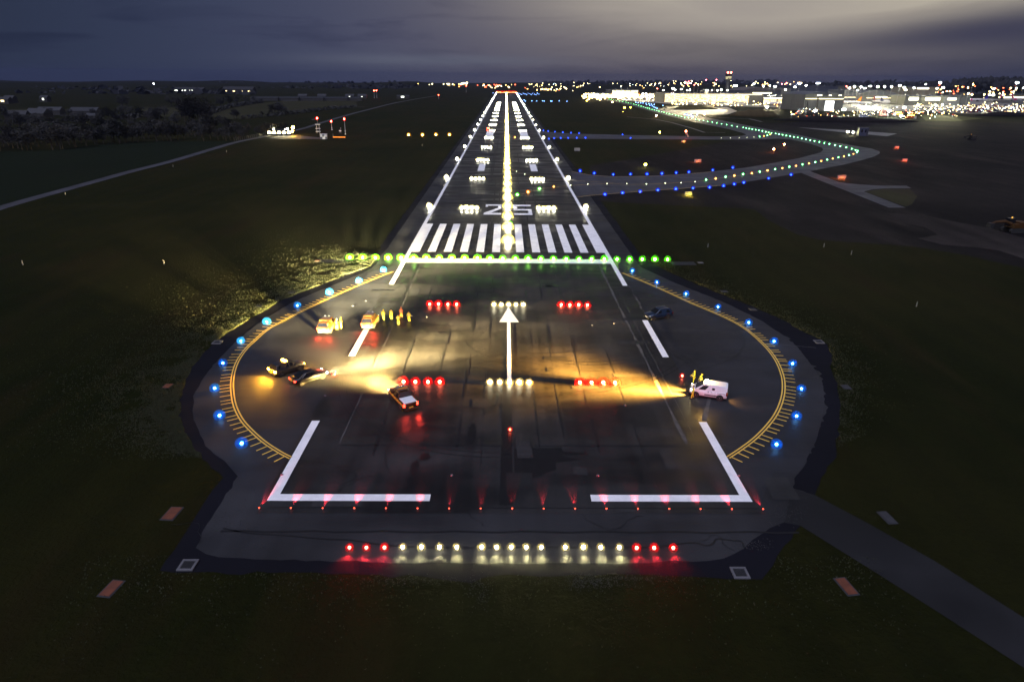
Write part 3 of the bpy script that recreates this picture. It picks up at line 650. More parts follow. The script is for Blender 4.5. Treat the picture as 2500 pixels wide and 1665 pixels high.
E_AMB = emit('amber_glow', (1,.42,.03), 130); E_AMBH = emit('beacon_glow', (1,.60,.12), 320); E_WARMH = emit('warm_headlight_glow', (1,.80,.36), 260)
def ring(x, zl, zt, w, tuck=.9, sh=.86):      # body section with rounded shoulders
    zm = zl+(zt-zl)*.55
    h = [(-w*tuck, zl), (-w*.985, zl+.10), (-w, zm), (-w*.975, zt-.07), (-w*sh, zt)]
    return [(x, y, z) for y, z in h]+[(x, -y, z) for y, z in reversed(h)]
def wheel(t, x, y, r, rim, w=.23, spokes=5):
    s = 1 if y > 0 else -1
    mb = MB(); mb.lathe([(r*.62,-w/2),(r*.93,-w/2),(r,-w*.3),(r,w*.3),(r*.93,w/2),(r*.62,w/2)], 20, 'y')
    tw = mb.build('wheel', TYRE, t, (x, y, r), smooth=False)
    q = MB(); q.lathe([(r*.66,s*w*.30),(r*.66,s*w*.50),(r*.58,s*w*.50),(r*.58,s*w*.30)], 20, 'y'); q.lathe([(r*.14,s*w*.30),(r*.14,s*w*.52),(.02,s*w*.54)], 10, 'y')
    for k in range(spokes):
        a = 2*PI*k/spokes
        d = Vector((math.cos(a),0,math.sin(a))); n = Vector((-d.z,0,d.x)); y0, y1 = s*w*.36, s*w*.48
        p = [d*r*.1+n*.045, d*r*.62+n*.03, d*r*.62-n*.03, d*r*.1-n*.045]
        q.add([(v.x,y0,v.z) for v in p]+[(v.x,y1,v.z) for v in p], [(3,2,1,0),(4,5,6,7),(0,1,5,4),(1,2,6,5),(2,3,7,6),(3,0,4,7)])
    q.lathe([(r*.56,s*w*.28),(r*.56,s*w*.30),(.01,s*w*.31)], 16, 'y', mi=1)
    q.build('rim', [rim, BLACKP], tw)
def vehicle(name, label, cat, loc, rz, sp):
    t = thing(name, label, cat, loc, rz, sp.get('group'))
    pm = sp['paint']; r = sp['r']; hw = sp['hw']; wb = sp['axles']
    body = MB(); body.loft([ring(x, zl, zt, w) for x, zl, zt, w in sp['body']])
    bo = body.build('body', pm, t, smooth=True, bevel=0)
    # arches
    for x in wb:
        for s in (-1, 1): MB().lathe([(r*1.20, s*(hw-.30)), (r*1.20, s*(hw+.012)), (r*.3, s*(hw+.013))], 20, 'y', (x,0,r*1.02)).build('wheel_arch', BLACKP, t)
    for x in wb:
        for s in (-1, 1): wheel(t, x, s*(hw-.085), r, sp.get('rim', ALLOY), spokes=sp.get('spokes', 5))
    # sills and bumpers
    xf, xr = sp['body'][-1][0], sp['body'][0][0]
    for s in (-1, 1): sl = MB(); sl.box(wb[1]+r*1.25, wb[0]-r*1.25, s*hw-.02 if s > 0 else -hw-.02, hw+.02 if s > 0 else -hw+.02, .24, .36); sl.build('sill', sp.get('trim', BLACKP), t, bevel=.015)
    bm_ = MB(); bm_.box(xf-.10, xf+.05, -hw*.86, hw*.86, .26, .52); bm_.build('front_bumper', sp.get('bumper', BLACKP), t, bevel=.04)
    bm_ = MB(); bm_.box(xr-.06, xr+.10, -hw*.88, hw*.88, .28, .52); bm_.build('rear_bumper', sp.get('bumper', BLACKP), t, bevel=.04)
    # cabin: (x_rear_base, x_rear_top, x_front_top, x_front_base, z_base, z_roof, halfwidth_base, halfwidth_top)
    a, b_, c, d, z0, z1, w0, w1 = sp['cabin']
    def sec(x, z, w): return [(x,-w0 if z == z0 else -w,z0),(x,-w,z),(x,w,z),(x,w0 if z == z0 else w,z0)]
    def tap(z): return w0+(w1-w0)*(z-z0)/(z1-z0)
    cab = MB()
    zs = z1-.06; rings = []
    for x, z in ((a, z0+.02), (b_-.08*(1 if b_ >= a else -1), zs), (b_+.14, z1), ((b_+c)/2, z1+.025), (c-.14, z1), (c+.08, zs), (d, z0+.02)):
        w = tap(z); rings.append([(x,-w0,z0),(x,-w,z-.05),(x,-w*.86,z),(x,w*.86,z),(x,w,z-.05),(x,w0,z0)])
    cab.loft(rings); cab.build('cabin', sp.get('roof', pm), t, smooth=False, bevel=.02)
    def lerp(p, q, f): return Vector(p)*(1-f)+Vector(q)*f
    # windscreen and rear window
    def win(nm, p, m=GLASS, tk=.03):
        mb = MB(); mb.panel(p, tk); mb.build(nm, m, t)
    zb = z0+.05
    def pt(x0, x1, f, y): return (x0+(x1-x0)*f, y*(w0+(w1-w0)*f)*.90, z0+(zs-z0)*f)
    win('windscreen', [pt(d,c+.08,.06,-1), pt(d,c+.08,.06,1), pt(d,c+.08,.94,1), pt(d,c+.08,.94,-1)], tk=.045)
    if sp.get('rear_glass', True): win('rear_window', [pt(a,b_-.05,.10,1), pt(a,b_-.05,.10,-1), pt(a,b_-.05,.92,-1), pt(a,b_-.05,.92,1)], tk=.075)
    for s in (-1, 1):
        for xa, xb, xc, xd in sp['side_glass']:      # bottom rear, top rear, top front, bottom front
            f0, f1 = .06, .84
            P = lambda x, f: (x, s*(w0+(w1-w0)*f), z0+(z1-.05-z0)*f)
            q = [P(xa,f0), P(xb,f1), P(xc,f1), P(xd,f0)]
            if s > 0: q = q[::-1]
            win('side_window', q, tk=.028)
    # lights, plates, mirrors, handles
    for s in (-1, 1):
        h = sp['headlight']; mb = MB(); mb.box(h[0]-.16, h[0]+.03, min(s*h[1],s*h[2]), max(s*h[1],s*h[2]), h[3], h[4]); mb.build('headlight', sp.get('head', CLEAR), t, bevel=.03)
        h = sp['taillight']; mb = MB(); mb.box(h[0]-.03, h[0]+.14, min(s*h[1],s*h[2]), max(s*h[1],s*h[2]), h[3], h[4]); mb.build('tail_light', sp.get('tail', REDGL), t, bevel=.03)
        mb = MB(); mb.box(d-.42, d-.26, s*w0*1.02 if s > 0 else -w0*1.02-.22, w0*1.02+.22 if s > 0 else -w0*1.02, z0+.02, z0+.18); mb.build('mirror', sp.get('mirror', pm), t, bevel=.04)
        for hx in sp.get('handles', ()):
            mb = MB(); yy = s*hw*.985; mb.box(hx-.10, hx+.10, yy-.03, yy+.03, z0-.16, z0-.11); mb.build('door_handle', sp.get('handle', BLACKP), t, bevel=.01)
    mb = MB(); mb.box(xf+.02, xf+.075, -.26, .26, .42, .53); mb.build('number_plate', PLATEW, t)
    mb = MB(); mb.box(xr-.085, xr-.02, -.26, .26, .62 if 'bed' not in sp else .55, .73 if 'bed' not in sp else .66); mb.build('number_plate', PLATE, t)
    mb = MB(); mb.box(xf-.10, xf+.035, -hw*.42, hw*.42, .56, sp['headlight'][4]-.02); mb.build('grille', BLACKP, t, bevel=.02)
    return t
def beam(parent, x, y, z, yaw, pitch, energy, col, size, blend=.5, rad=.10, sx=1.0):
    l = bpy.data.lights.new('headlight_beam', 'SPOT'); l.energy = energy; l.color = col; l.spot_size = R(size); l.spot_blend = blend; l.shadow_soft_size = rad
    o = bpy.data.objects.new('headlight_beam', l); COL.objects.link(o); o.parent = parent; o.location = (x,y,z)
    d = Vector((math.cos(R(pitch))*math.cos(R(yaw)), math.cos(R(pitch))*math.sin(R(yaw)), math.sin(R(pitch))))
    o.rotation_euler = d.to_track_quat('-Z', 'Y').to_euler(); o.scale = (sx,1,1); return o
def low_beam(parent, x, y, z, yaw, energy, col, wide=.30, hi=.06, knee=.022, pw=2.25, c0=-.012, c1=.020):
    # headlamp with the usual dipped pattern: bright just under the cut-off, little above it
    o = beam(parent, x, y, z, yaw, 0, energy, col, 150, .3, .09); l = o.data; l.use_nodes = True; nt = l.node_tree; N = nt.nodes; L = nt.links
    em = next(n for n in N if n.type == 'EMISSION'); tc = N.new('ShaderNodeTexCoord'); sp = N.new('ShaderNodeSeparateXYZ'); L.new(tc.outputs['Normal'], sp.inputs[0])
    def m(op, a, b=None, c=None, cl=False):
        n = N.new('ShaderNodeMath'); n.operation = op; n.use_clamp = cl
        for i, v in enumerate((a, b, c)):
            if v is None: continue
            if isinstance(v, (int, float)): n.inputs[i].default_value = v
            else: L.new(v, n.inputs[i])
        return n.outputs[0]
    f = m('MAXIMUM', m('ABSOLUTE', sp.outputs[2]), .02); ph = m('DIVIDE', m('MULTIPLY', sp.outputs[1], SGN), f); si = m('DIVIDE', sp.outputs[0], f)
    s_ = m('POWER', m('DIVIDE', knee, m('MAXIMUM', ph, knee)), pw)
    up = N.new('ShaderNodeMapRange'); up.interpolation_type = 'SMOOTHSTEP'; up.inputs[1].default_value = c0; up.inputs[2].default_value = c1; up.inputs[3].default_value = hi; up.inputs[4].default_value = 1; L.new(ph, up.inputs[0])
    si2 = m('DIVIDE', si, wide); g = m('POWER', 2.718, m('MULTIPLY', m('MULTIPLY', si2, si2), -1.0))
    L.new(m('MULTIPLY', m('MULTIPLY', s_, up.outputs[0]), g), em.inputs['Strength']); return o
SGN = -1.0
HIVIS = mat('yellow_hivis_paint', (.62,.58,.05), .4); ORG = mat('orange_chequer', (.55,.13,.02), .4)
SUV_BODY = [(-2.25,.50,1.00,.80),(-2.18,.36,1.04,.90),(-1.4,.28,1.03,.94),(0,.26,1.00,.95),(1.0,.28,.99,.94),(1.45,.30,.96,.93),(1.95,.34,.88,.88),(2.22,.42,.78,.74)]
PICK_BODY = [(-2.65,.52,1.10,.84),(-2.60,.42,1.12,.91),(-1.6,.36,1.12,.93),(0,.34,1.12,.94),(1.1,.36,1.12,.94),(1.7,.38,1.10,.93),(2.35,.40,1.02,.89),(2.62,.50,.92,.76)]
def pickup(label, loc, rz, paint, full=False, strip=None, group=None, chequer=True):
    sp = dict(paint=paint, r=.40, hw=.94, axles=(1.62,-1.60), body=PICK_BODY, cabin=(-.86,-.72,.62,1.28,1.12,1.80,.86,.66), side_glass=[(-.74,-.66,-.08,-.08),(.02,.02,.52,1.00)],
              headlight=(2.50,.52,.86,.74,.94), taillight=(-2.64,.70,.93,.72,1.08), head=E_HEAD, tail=E_TAIL, handles=(-.4,.5), bed=1, group=group, spokes=6)
    if full: sp.update(body=[(-2.45,.48,1.10,.82),(-2.38,.38,1.13,.92),(-1.5,.32,1.12,.95),(0,.30,1.10,.95),(1.1,.32,1.10,.95),(1.6,.34,1.07,.94),(2.1,.38,.98,.89),(2.35,.46,.88,.76)], cabin=(-2.36,-2.05,.45,1.15,1.10,1.84,.90,.70), side_glass=[(-2.1,-1.9,-1.25,-1.2),(-1.12,-1.12,-.26,-.26),(-.16,-.16,.38,.86)],
              axles=(1.45,-1.42), headlight=(2.22,.52,.86,.70,.88), taillight=(-2.46,.66,.94,.74,1.10), tail=E_TAILH)
    t = vehicle('patrol_car' if full else 'pickup_truck', label, 'off-road car' if full else 'pickup truck', loc, rz, sp)
    if not full:
        mb = MB(); mb.box(-2.56,-.95,-.78,.78,1.10,1.18); mb.box(-2.50,-1.02,-.70,.70,1.18,1.195); mb.build('bed_cover', mat('white_bed_cover', (.72,.72,.74), .5, var=.06, vscale=2), t, bevel=.02)
        mb = MB(); mb.box(-.98,-.90,-.72,.72,1.10,1.86); mb.build('roll_bar', BLACKP, t, bevel=.02)
    zr = 1.86 if not full else 1.90; x0, x1 = (-.62,.50) if not full else (-1.9,.3)
    mb = MB()
    for s in (-.62,.62): mb.tube([(x0,s,zr-.05),(x0+.05,s,zr+.08),(x1-.05,s,zr+.08),(x1,s,zr-.05)], .025, 6)
    for k in range(6): mb.tube([(x0+.1+k*(x1-x0-.2)/5,-.62,zr+.08),(x0+.1+k*(x1-x0-.2)/5,.62,zr+.08)], .02, 6)
    mb.build('roof_rack', METAL, t)
    mb = MB(); mb.box(x0+.18,x0+.46,-.60,.60,zr+.11,zr+.24); bar = mb.build('light_bar', mat('beacon_glass', (.5,.22,.04), .2), t, bevel=.04)
    for s in (-1,1):
        mb = MB(); mb.box(x1-.12,x1,s*.32-.12,s*.32+.12,zr+.10,zr+.26); mb.build('work_lamp', CLEAR, t, bevel=.02)
    if chequer:      # retro-reflective chequers down the sides and across the tail
        xb = -2.4 if not full else -2.2
        for s in (-1,1):
            mb = MB()
            for k in range(11):
                for j in range(2):
                    mi = (k+j) % 2
                    x = xb+k*.40
                    if x+.4 > 2.1: break
                    mb.panel([(x, s*.958, .70+j*.17), (x+.40, s*.958, .70+j*.17), (x+.40, s*.955, .87+j*.17), (x, s*.955, .87+j*.17)][::s], .006, mi) if s < 0 else mb.panel([(x+.40, .958, .70+j*.17), (x, .958, .70+j*.17), (x, .955, .87+j*.17), (x+.40, .955, .87+j*.17)], .006, mi)
            mb.build('chequer_strip', [HIVIS, ORG], t)
        if full:
            mb = MB()
            for k in range(6):
                mb.panel([(-2.47, .62-k*.21, .56), (-2.47, .62-(k+1)*.21, .56), (-2.475, .62-(k+1)*.21, 1.04), (-2.475, .62-k*.21, 1.04)], .012, k % 2)
            mb.build('tail_chevrons', [HIVIS, mat('orange_chevron', (.62,.22,.03), .4)], t)
    return t
def hd(dx, dy): return math.atan2(dy, dx)
# near pickup with the white bed cover, lighting the group beyond it
P_OR = carpaint('dark_orange_paint', (.055,.020,.006))
pk = pickup('near dark pickup truck with a white bed cover and red tail lights on', (-12.85,70.75,.05), hd(-.50,.866), P_OR)
for s in (-1,1):
    beam(pk, 2.72, s*.68, .84, 3, .4, 260000, (1,.80,.34), 19, 1, sx=2.0)
    low_beam(pk, 2.72, s*.68, .84, 5, 3.2e6, (1,.74,.27), .34, .026)
    low_beam(pk, 2.72, s*.68, .84, 10, .8e6, (1,.66,.18), .50, 0, .09, 1.6, .03, .09)
beam(pk, -2.9, .8, .9, 180, -25, 120, (1,.05,.03), 120); beam(pk, -2.9, -.8, .9, 180, -25, 120, (1,.05,.03), 120)
# two patrol cars seen from behind
P_YL = carpaint('orange_patrol_paint', (.42,.16,.02), .1)
p1 = pickup('left patrol car, orange off-road car with two people beside it', (-28.0,95.35,.05), hd(.03,1), P_YL, True, group='patrol cars seen from behind')
p2 = pickup('right patrol car, orange off-road car at the end of the white dash', (-21.75,97.35,.05), hd(.04,1), P_YL, True, group='patrol cars seen from behind')
for p in (p1, p2):
    for s in (-1,1): low_beam(p, 2.5, s*.68, .80, 0, 4.0e6, (1,.84,.42), .50, .03)
    beam(p, -2.62, .8, .9, 180, -30, 420, (1,.05,.02), 130); beam(p, -2.62, -.8, .9, 180, -30, 420, (1,.05,.02), 130)
# dark coupe and the car with amber hazard lamps beside it
COUPE = dict(paint=carpaint('black_car_paint', (.010,.009,.013)), r=.35, hw=.91, axles=(1.42,-1.42), group=None,
    body=[(-2.36,.46,.86,.70),(-2.28,.32,.92,.84),(-1.5,.24,.94,.90),(0,.22,.88,.91),(1.0,.24,.86,.90),(1.6,.26,.80,.88),(2.1,.30,.70,.80),(2.36,.38,.60,.62)],
    cabin=(-1.85,-.75,.30,1.22,.88,1.40,.80,.54), side_glass=[(-1.35,-.72,.16,.92)], headlight=(2.18,.48,.82,.50,.68), taillight=(-2.36,.50,.84,.62,.82), head=E_HEAD, tail=E_TAIL, handles=(-.2,), bumper=None, spokes=7)
COUPE['bumper'] = COUPE['paint']
cp = vehicle('dark_coupe', 'low black coupe with its headlight on and red tail light, parked left of the runway', 'car', (-25.75,77.0,.05), hd(.72,.69), COUPE)
for s in (-1,1): low_beam(cp, 2.45, s*.62, .62, -9, 3.1e6, (1,.74,.29), .42, .012, .034, 1.95, .0, .034)
beam(cp, -2.5, .6, .8, 180, -25, 70, (1,.04,.03), 120)
tr = MB(); tr.tube([(-1.30,-.80,.93),(-.7,-.63,1.33),(-.1,-.60,1.36),(.4,-.64,1.30),(.95,-.80,.93)], .016, 6); tr.build('window_trim', ALLOY, cp)
TALL = dict(paint=carpaint('grey_car_paint', (.03,.03,.036)), r=.37, hw=.94, axles=(1.40,-1.40), body=SUV_BODY, cabin=(-2.12,-1.72,.25,1.05,1.00,1.62,.88,.68),
    side_glass=[(-1.75,-1.55,-1.1,-1.05),(-.98,-.98,-.2,-.2),(-.1,-.1,.25,.78)], headlight=(2.06,.46,.84,.62,.80), taillight=(-2.26,.56,.92,.72,.98), head=E_AMB, tail=E_AMB, handles=(-.9,.1))
hz = vehicle('hazard_car', 'dark car flashing amber hazard lamps, half hidden behind the black coupe', 'car', (-29.35,79.6,.05), hd(.66,.75), TALL)
beam(hz, -2.45, .75, .85, 180, -18, 5200, (1,.42,.02), 110); beam(hz, -2.45, -.75, .85, 180, -18, 3600, (1,.42,.02), 110)
hl = bpy.data.lights.new('hazard_light', 'POINT'); hl.energy = 420; hl.color = (1,.42,.03); hl.shadow_soft_size = .1
for hx, hy in ((-2.75,.75),(-2.75,-.75),(2.4,-.8)):
    ho = bpy.data.objects.new('hazard_light', hl); COL.objects.link(ho); ho.parent = hz; ho.location = (hx,hy,1.0)
mb = MB(); mb.box(-.5,-.15,-.5,.5,1.66,1.76); mb.build('light_bar', E_AMB, hz, bevel=.03)
# unlit blue-grey car on the right
SUV = dict(TALL); SUV.update(paint=carpaint('blue_grey_paint', (.020,.036,.070), .4), rim=BRONZE, head=CLEAR, tail=REDGL, mirror=BLACKP, cabin=(-2.16,-1.66,.15,1.05,1.00,1.60,.88,.66), side_glass=[(-1.80,-1.45,-1.05,-1.0),(-.94,-.94,-.2,-.2),(-.1,-.1,.18,.80)])
sv = vehicle('estate_car', 'unlit blue grey estate car with bronze wheels above the right white dash', 'car', (24.45,101.35,.05), hd(-.93,-.36), SUV)
mb = MB()
for s in (-1,1): mb.tube([(-1.6,s*.62,1.62),(-1.5,s*.62,1.69),(.05,s*.62,1.69),(.15,s*.62,1.62)], .022, 6)
mb.build('roof_rail', ALLOY, sv)
# white van
VANP = mat('white_van_paint', (.74,.73,.76), .35, var=.03, vscale=1.5)
VAN = dict(paint=VANP, r=.36, hw=.92, axles=(1.45,-1.40), body=[(-2.20,.42,1.10,.86),(-2.16,.34,1.12,.92),(-1.4,.30,1.12,.93),(0,.28,1.10,.93),(1.0,.30,1.10,.92),(1.5,.32,1.08,.91),(2.0,.38,1.00,.84),(2.22,.46,.88,.70)],
    cabin=(-2.18,-2.10,.55,1.62,1.10,1.86,.89,.76), side_glass=[(.05,.05,.62,1.22)], rear_glass=False, headlight=(2.05,.46,.84,.72,.96), taillight=(-2.21,.74,.94,.72,1.20), head=E_WARMH, tail=REDGL, handles=(.0,-.35), mirror=VANP, spokes=8)
vn = vehicle('panel_van', 'white panel van with an amber beacon, headlights flooding the runway', 'van', (24.55,72.85,.05), hd(-.945,.33), VAN)
for s in (-1,1):
    mb = MB()
    q = [(-.72,s*.885,1.26),(-.72,s*.855,1.52),(-.38,s*.855,1.52),(-.38,s*.885,1.26)]
    mb.panel(q if s < 0 else q[::-1], .02); mb.build('side_window', GLASS, vn)
    mb = MB(); mb.box(-1.02,.42,min(s*.925,s*.955),max(s*.925,s*.955),.50,.62); mb.build('rub_strip', BLACKP, vn, bevel=.02)
    mb = MB(); mb.box(-1.98,-1.05,min(s*.905,s*.945),max(s*.905,s*.945),.93,.97); mb.build('door_rail', BLACKP, vn)
    mb = MB(); mb.box(-.005,.005,min(s*.90,s*.945),max(s*.90,s*.945),.40,1.12); mb.box(-.80,-.79,min(s*.90,s*.945),max(s*.90,s*.945),.40,1.12); mb.build('door_gap', BLACKP, vn)
    low_beam(vn, 2.36, s*.66, .84, 1, 3.2e6, (1,.47,.06), .38, .006, .055, 1.65, .012, .055)
mb = MB(); mb.lathe([(.20,1.88),(.22,2.06),(.15,2.16),(.02,2.18)], 14, c=(.35,0,0)); mb.build('beacon', E_AMBH, vn)
bl = bpy.data.lights.new('beacon_light', 'POINT'); bl.energy = 260; bl.color = (1,.55,.12); bl.shadow_soft_size = .12
bo = bpy.data.objects.new('beacon_light', bl); COL.objects.link(bo); bo.parent = vn; bo.location = (.35,.0,2.35)
beam(vn, -2.4, .5, .9, 180, -40, 260, (1,.45,.08), 100)
# vehicle far up the runway
fv = pickup('distant runway inspection car with red lamps on its roof beside the left painted block', (-13.3,492,.05), hd(0,1), carpaint('red_car_paint', (.25,.03,.02)), True, chequer=False)
for s in (-1,0,1):
    mb = MB(); mb.lathe([(.22,2.0),(.24,2.2),(.02,2.34)], 10, c=(-1.3,s*.6,0)); mb.build('beacon', emit('red_beacon_glow', (1,.12,.05), 60), fv)
# ---------------------------------------------------------------- people in high-visibility suits
SKIN = mat('skin', (.42,.26,.18), .6); HAIR = mat('dark_hair', (.02,.015,.01), .7); BOOT = mat('black_boots', (.015,.015,.015), .6)
SUIT = mat('yellow_hivis_suit', (.72,.66,.03), .6, var=.08, vscale=6, emis=None); SUITO = mat('orange_hivis_suit', (.75,.20,.03), .6, var=.08, vscale=6)
REFL = mat('reflective_tape', (.75,.75,.72), .25, metal=.3)
def person(label, x, y, rz, suit=SUIT, pose=0, hood=False, group=None):
    q = random.Random(pose)
    t = thing('person', label, 'person', (x,y,.05), rz, group)
    st = (.10,-.10) if pose % 3 == 1 else ((.16,-.14) if pose % 3 == 2 else (.03,-.02))      # stride
    V = []; E_ = []; RD = []
    def v(p, r): V.append(p); RD.append(r if isinstance(r, tuple) else (r,r)); return len(V)-1
    pel = v((0,0,.96), (.17,.13)); wa = v((.01,0,1.12), (.165,.125)); ch = v((.02,0,1.34), (.19,.135)); nk = v((.0,0,1.50), (.075,.075)); h0 = v((.02,0,1.60), (.075,.085)); h1 = v((.025,0,1.70), (.092,.105)); h2 = v((.015,0,1.78), (.062,.07))
    nose = None
    E_ += [(pel,wa),(wa,ch),(ch,nk),(nk,h0),(h0,h1),(h1,h2)]
    tips = []
    for s, f in ((1,st[0]),(-1,st[1])):
        hp = v((0,s*.10,.90), .105); kn = v((f*.6+.03,s*.12,.50), .078); an = v((f,s*.13,.10), .058); to = v((f+.17,s*.14,.045), (.045,.04))
        E_ += [(pel,hp),(hp,kn),(kn,an),(an,to)]
        bend = {0:.05,1:.30,2:.12}[pose % 3]
        sh = v((.01,s*.20,1.42), .082); el = v((-.03+bend*.2,s*.29,1.14), .062)
        wr = v((.10+bend*.8,s*(.27-bend*.35),.92+bend*.55), .040); pa = v((.13+bend*.95,s*(.265-bend*.42),.86+bend*.62), (.042,.022))
        E_ += [(ch,sh),(sh,el),(el,wr),(wr,pa)]; tips.append((Vector(V[wr]), Vector(V[pa]), s))
    me = bpy.data.meshes.new('body'); me.from_pydata(V, E_, []); o = bpy.data.objects.new('body', me); COL.objects.link(o)
    md = o.modifiers.new('skin', 'SKIN'); md.use_smooth_shade = True
    for i, sv_ in enumerate(me.skin_vertices[0].data): sv_.radius = RD[i]; sv_.use_root = i == pel
    o.modifiers.new('sub', 'SUBSURF').levels = 1
    dg = bpy.context.evaluated_depsgraph_get(); m2 = bpy.data.meshes.new_from_object(o.evaluated_get(dg)); bpy.data.objects.remove(o)
    # fingers, nose and ears grown onto the same mesh
    mb = MB()
    for w_, p_, s in tips:
        d = (p_-w_).normalized(); side = Vector((0,0,1)).cross(d).normalized() if abs(d.z) < .8 else Vector((1,0,0)); base = p_+d*.02
        dn = d.cross(side)
        for k, ln in enumerate((.060,.078,.082,.070)):
            b0 = base+side*((k-1.5)*.019); mb.tube([b0, b0+d*ln*.5, b0+d*ln*.8+dn*.016, b0+d*ln*.92+dn*.034], [.0095,.009,.008,.006], 5)
        b0 = w_+d*.045+side*.03; mb.tube([b0, b0+side*.026+d*.03, b0+side*.03+d*.058], [.012,.0105,.008], 5)
    mb.tube([(.10,0,1.70),(.125,0,1.675),(.11,0,1.655)], [.010,.017,.012], 5)
    for s in (-1,1): mb.tube([(.01,s*.088,1.71),(.0,s*.106,1.69),(.01,s*.092,1.655)], [.012,.018,.010], 5)
    bm = bmesh.new(); bm.from_mesh(m2); me3 = mb.mesh('x', []); bm.from_mesh(me3); bm.to_mesh(m2); bm.free()
    for m_ in (suit, SKIN, BOOT): m2.materials.append(m_)
    for p in m2.polygons:
        z = p.center.z; hand = any((p.center-b_).length < .13 and (p.center-a_).dot((b_-a_).normalized()) > .015 for a_, b_, s in tips)
        p.material_index = 1 if (z > 1.52 or hand) else (2 if z < .17 else 0); p.use_smooth = True
    put('body', m2, t)
    hm = MB()
    if hood: hm.lathe([(.120,1.50),(.125,1.62),(.118,1.76),(.07,1.84),(.01,1.86)], 12, c=(-.048,0,0)); hm.build('hood', suit, t, smooth=True)
    else: hm.lathe([(.098,1.70),(.105,1.75),(.092,1.81),(.05,1.845),(.01,1.85)], 12, c=(-.008,0,0)); hm.build('hair', HAIR, t, smooth=True)
    for s in (-1,1):
        e = MB(); e.lathe([(.012,0),(.008,.006),(.001,.008)], 8, 'x', (.108,s*.034,1.715)); e.build('eye', BOOT, t)
    mo = MB(); mo.box(.105,.112,-.026,.026,1.632,1.640); mo.build('mouth', mat('lips', (.25,.09,.08), .6), t)
    rb = MB()
    for z, a_, b_ in ((1.10,.182,.142),(1.26,.19,.15)):
        pts = [(.012+b_*math.cos(2*PI*k/16), a_*math.sin(2*PI*k/16)) for k in range(16)]
        rb.loft([[(px_*f+.01*(1-f),py_*f,zz) for px_, py_ in pts] for f, zz in ((1.0,z-.03),(1.03,z-.025),(1.03,z+.025),(1.0,z+.03))])
    rb.build('reflective_band', REFL, t)
    return t
def px_person(q, face, label, **k): p = at(*q, .05); return person(label, p[0], p[1], R(face), **k)
G1 = 'people in yellow suits beside the patrol cars'
px_person((937,782), 260, 'person in a yellow suit nearest the right patrol car, standing with legs apart', pose=2, hood=True, group=G1)
px_person((956,780), 250, 'person in a yellow suit second from the patrol car, standing upright', pose=0, group=G1)
px_person((973,794), 100, 'person in a yellow suit walking, nearest to the camera of the standing group', pose=5, group=G1)
orp = px_person((980,776), 270, 'person in an orange hooded coat behind the walking one', suit=SUITO, pose=1, hood=True, group=G1)
px_person((999,786), 255, 'person in a yellow suit at the right end of the group, jacket open', pose=0, group=G1)
px_person((823,806), 300, 'person in a pale lit suit leaning at the side of the left patrol car', pose=1, hood=True, group=G1)
px_person((834,802), 230, 'person in a pale lit suit one step right of the left patrol car', pose=2, hood=True, group=G1)
px_person((1690,974), 170, 'person in yellow overalls standing in front of the white van in its beam', pose=2)
px_person((1709,945), 200, 'person in a yellow suit seen behind the bonnet of the white van', pose=0, hood=True)
px_person((1692,936), 190, 'person in a brightly lit jacket at the far front corner of the white van', pose=1, hood=True)
# low lamps on cables by the coupe and van
k_cone = Kind('warning_lamp', (1,.16,.08), 26, .15, (1,.02,.02), .55, .45, .25)
for q, l in (((818,918),'red warning lamp on the asphalt right of the black coupe'), ((1665,922),'red warning lamp on the asphalt left of the white van')):
    p = at(*q); k_cone(p[0], p[1], l, 'red warning lamps')
for i, q in enumerate([(862,748),(1005,772),(1042,775),(1103,1161),(1460,1162),(1803,1162),(794,967),(1446,795),(1500,790),(688,1160),(893,736),(1526,991)]):
    p = at(*q); mb = MB(); mb.lathe([(.15,0),(.15,.05),(.10,.09),(.01,.10)], 12)
    o = mb.build('pavement_stud', CONC, None, (p[0],p[1],.054)); tag(o, 'small pale raised stud on the dark asphalt', 'stud', 'pavement studs')
# drain gratings in concrete frames, painted boards in the grass
for q, w, l in (((459,1381),1.3,'square drain with a concrete frame at the lower left pavement corner'), ((1806,1400),1.3,'square drain with a concrete frame at the lower right pavement corner'), ((531,837),1.3,'concrete framed drain on the left black edging'), ((1999,836),1.3,'concrete framed drain on the right black edging')):
    p = at(*q); t = thing('drain', l, 'drain', (p[0],p[1],.03), .0, 'drains in the edging')
    mb = MB(); h = w/2
    for a, b_, c, d in ((-h,h,-h,-h+.20),(-h,h,h-.20,h),(-h,-h+.20,-h+.20,h-.20),(h-.20,h,-h+.20,h-.20)): mb.box(a,b_,c,d,0,.12)
    mb.build('frame', CONC, t, bevel=.015)
    mb = MB()
    for k in range(9): mb.box(-h+.23+k*(w-.5)/8.2, -h+.27+k*(w-.5)/8.2, -h+.20, h-.20, .02, .09)
    mb.build('grating', mat('iron_grating', (.06,.06,.065), .6, metal=.5), t)
OB = mat('red_orange_slab', (.105,.028,.012), .7, var=.35, vscale=1.2); SLAB = mat('grey_slab', (.022,.022,.026), .8, var=.2, vscale=1)
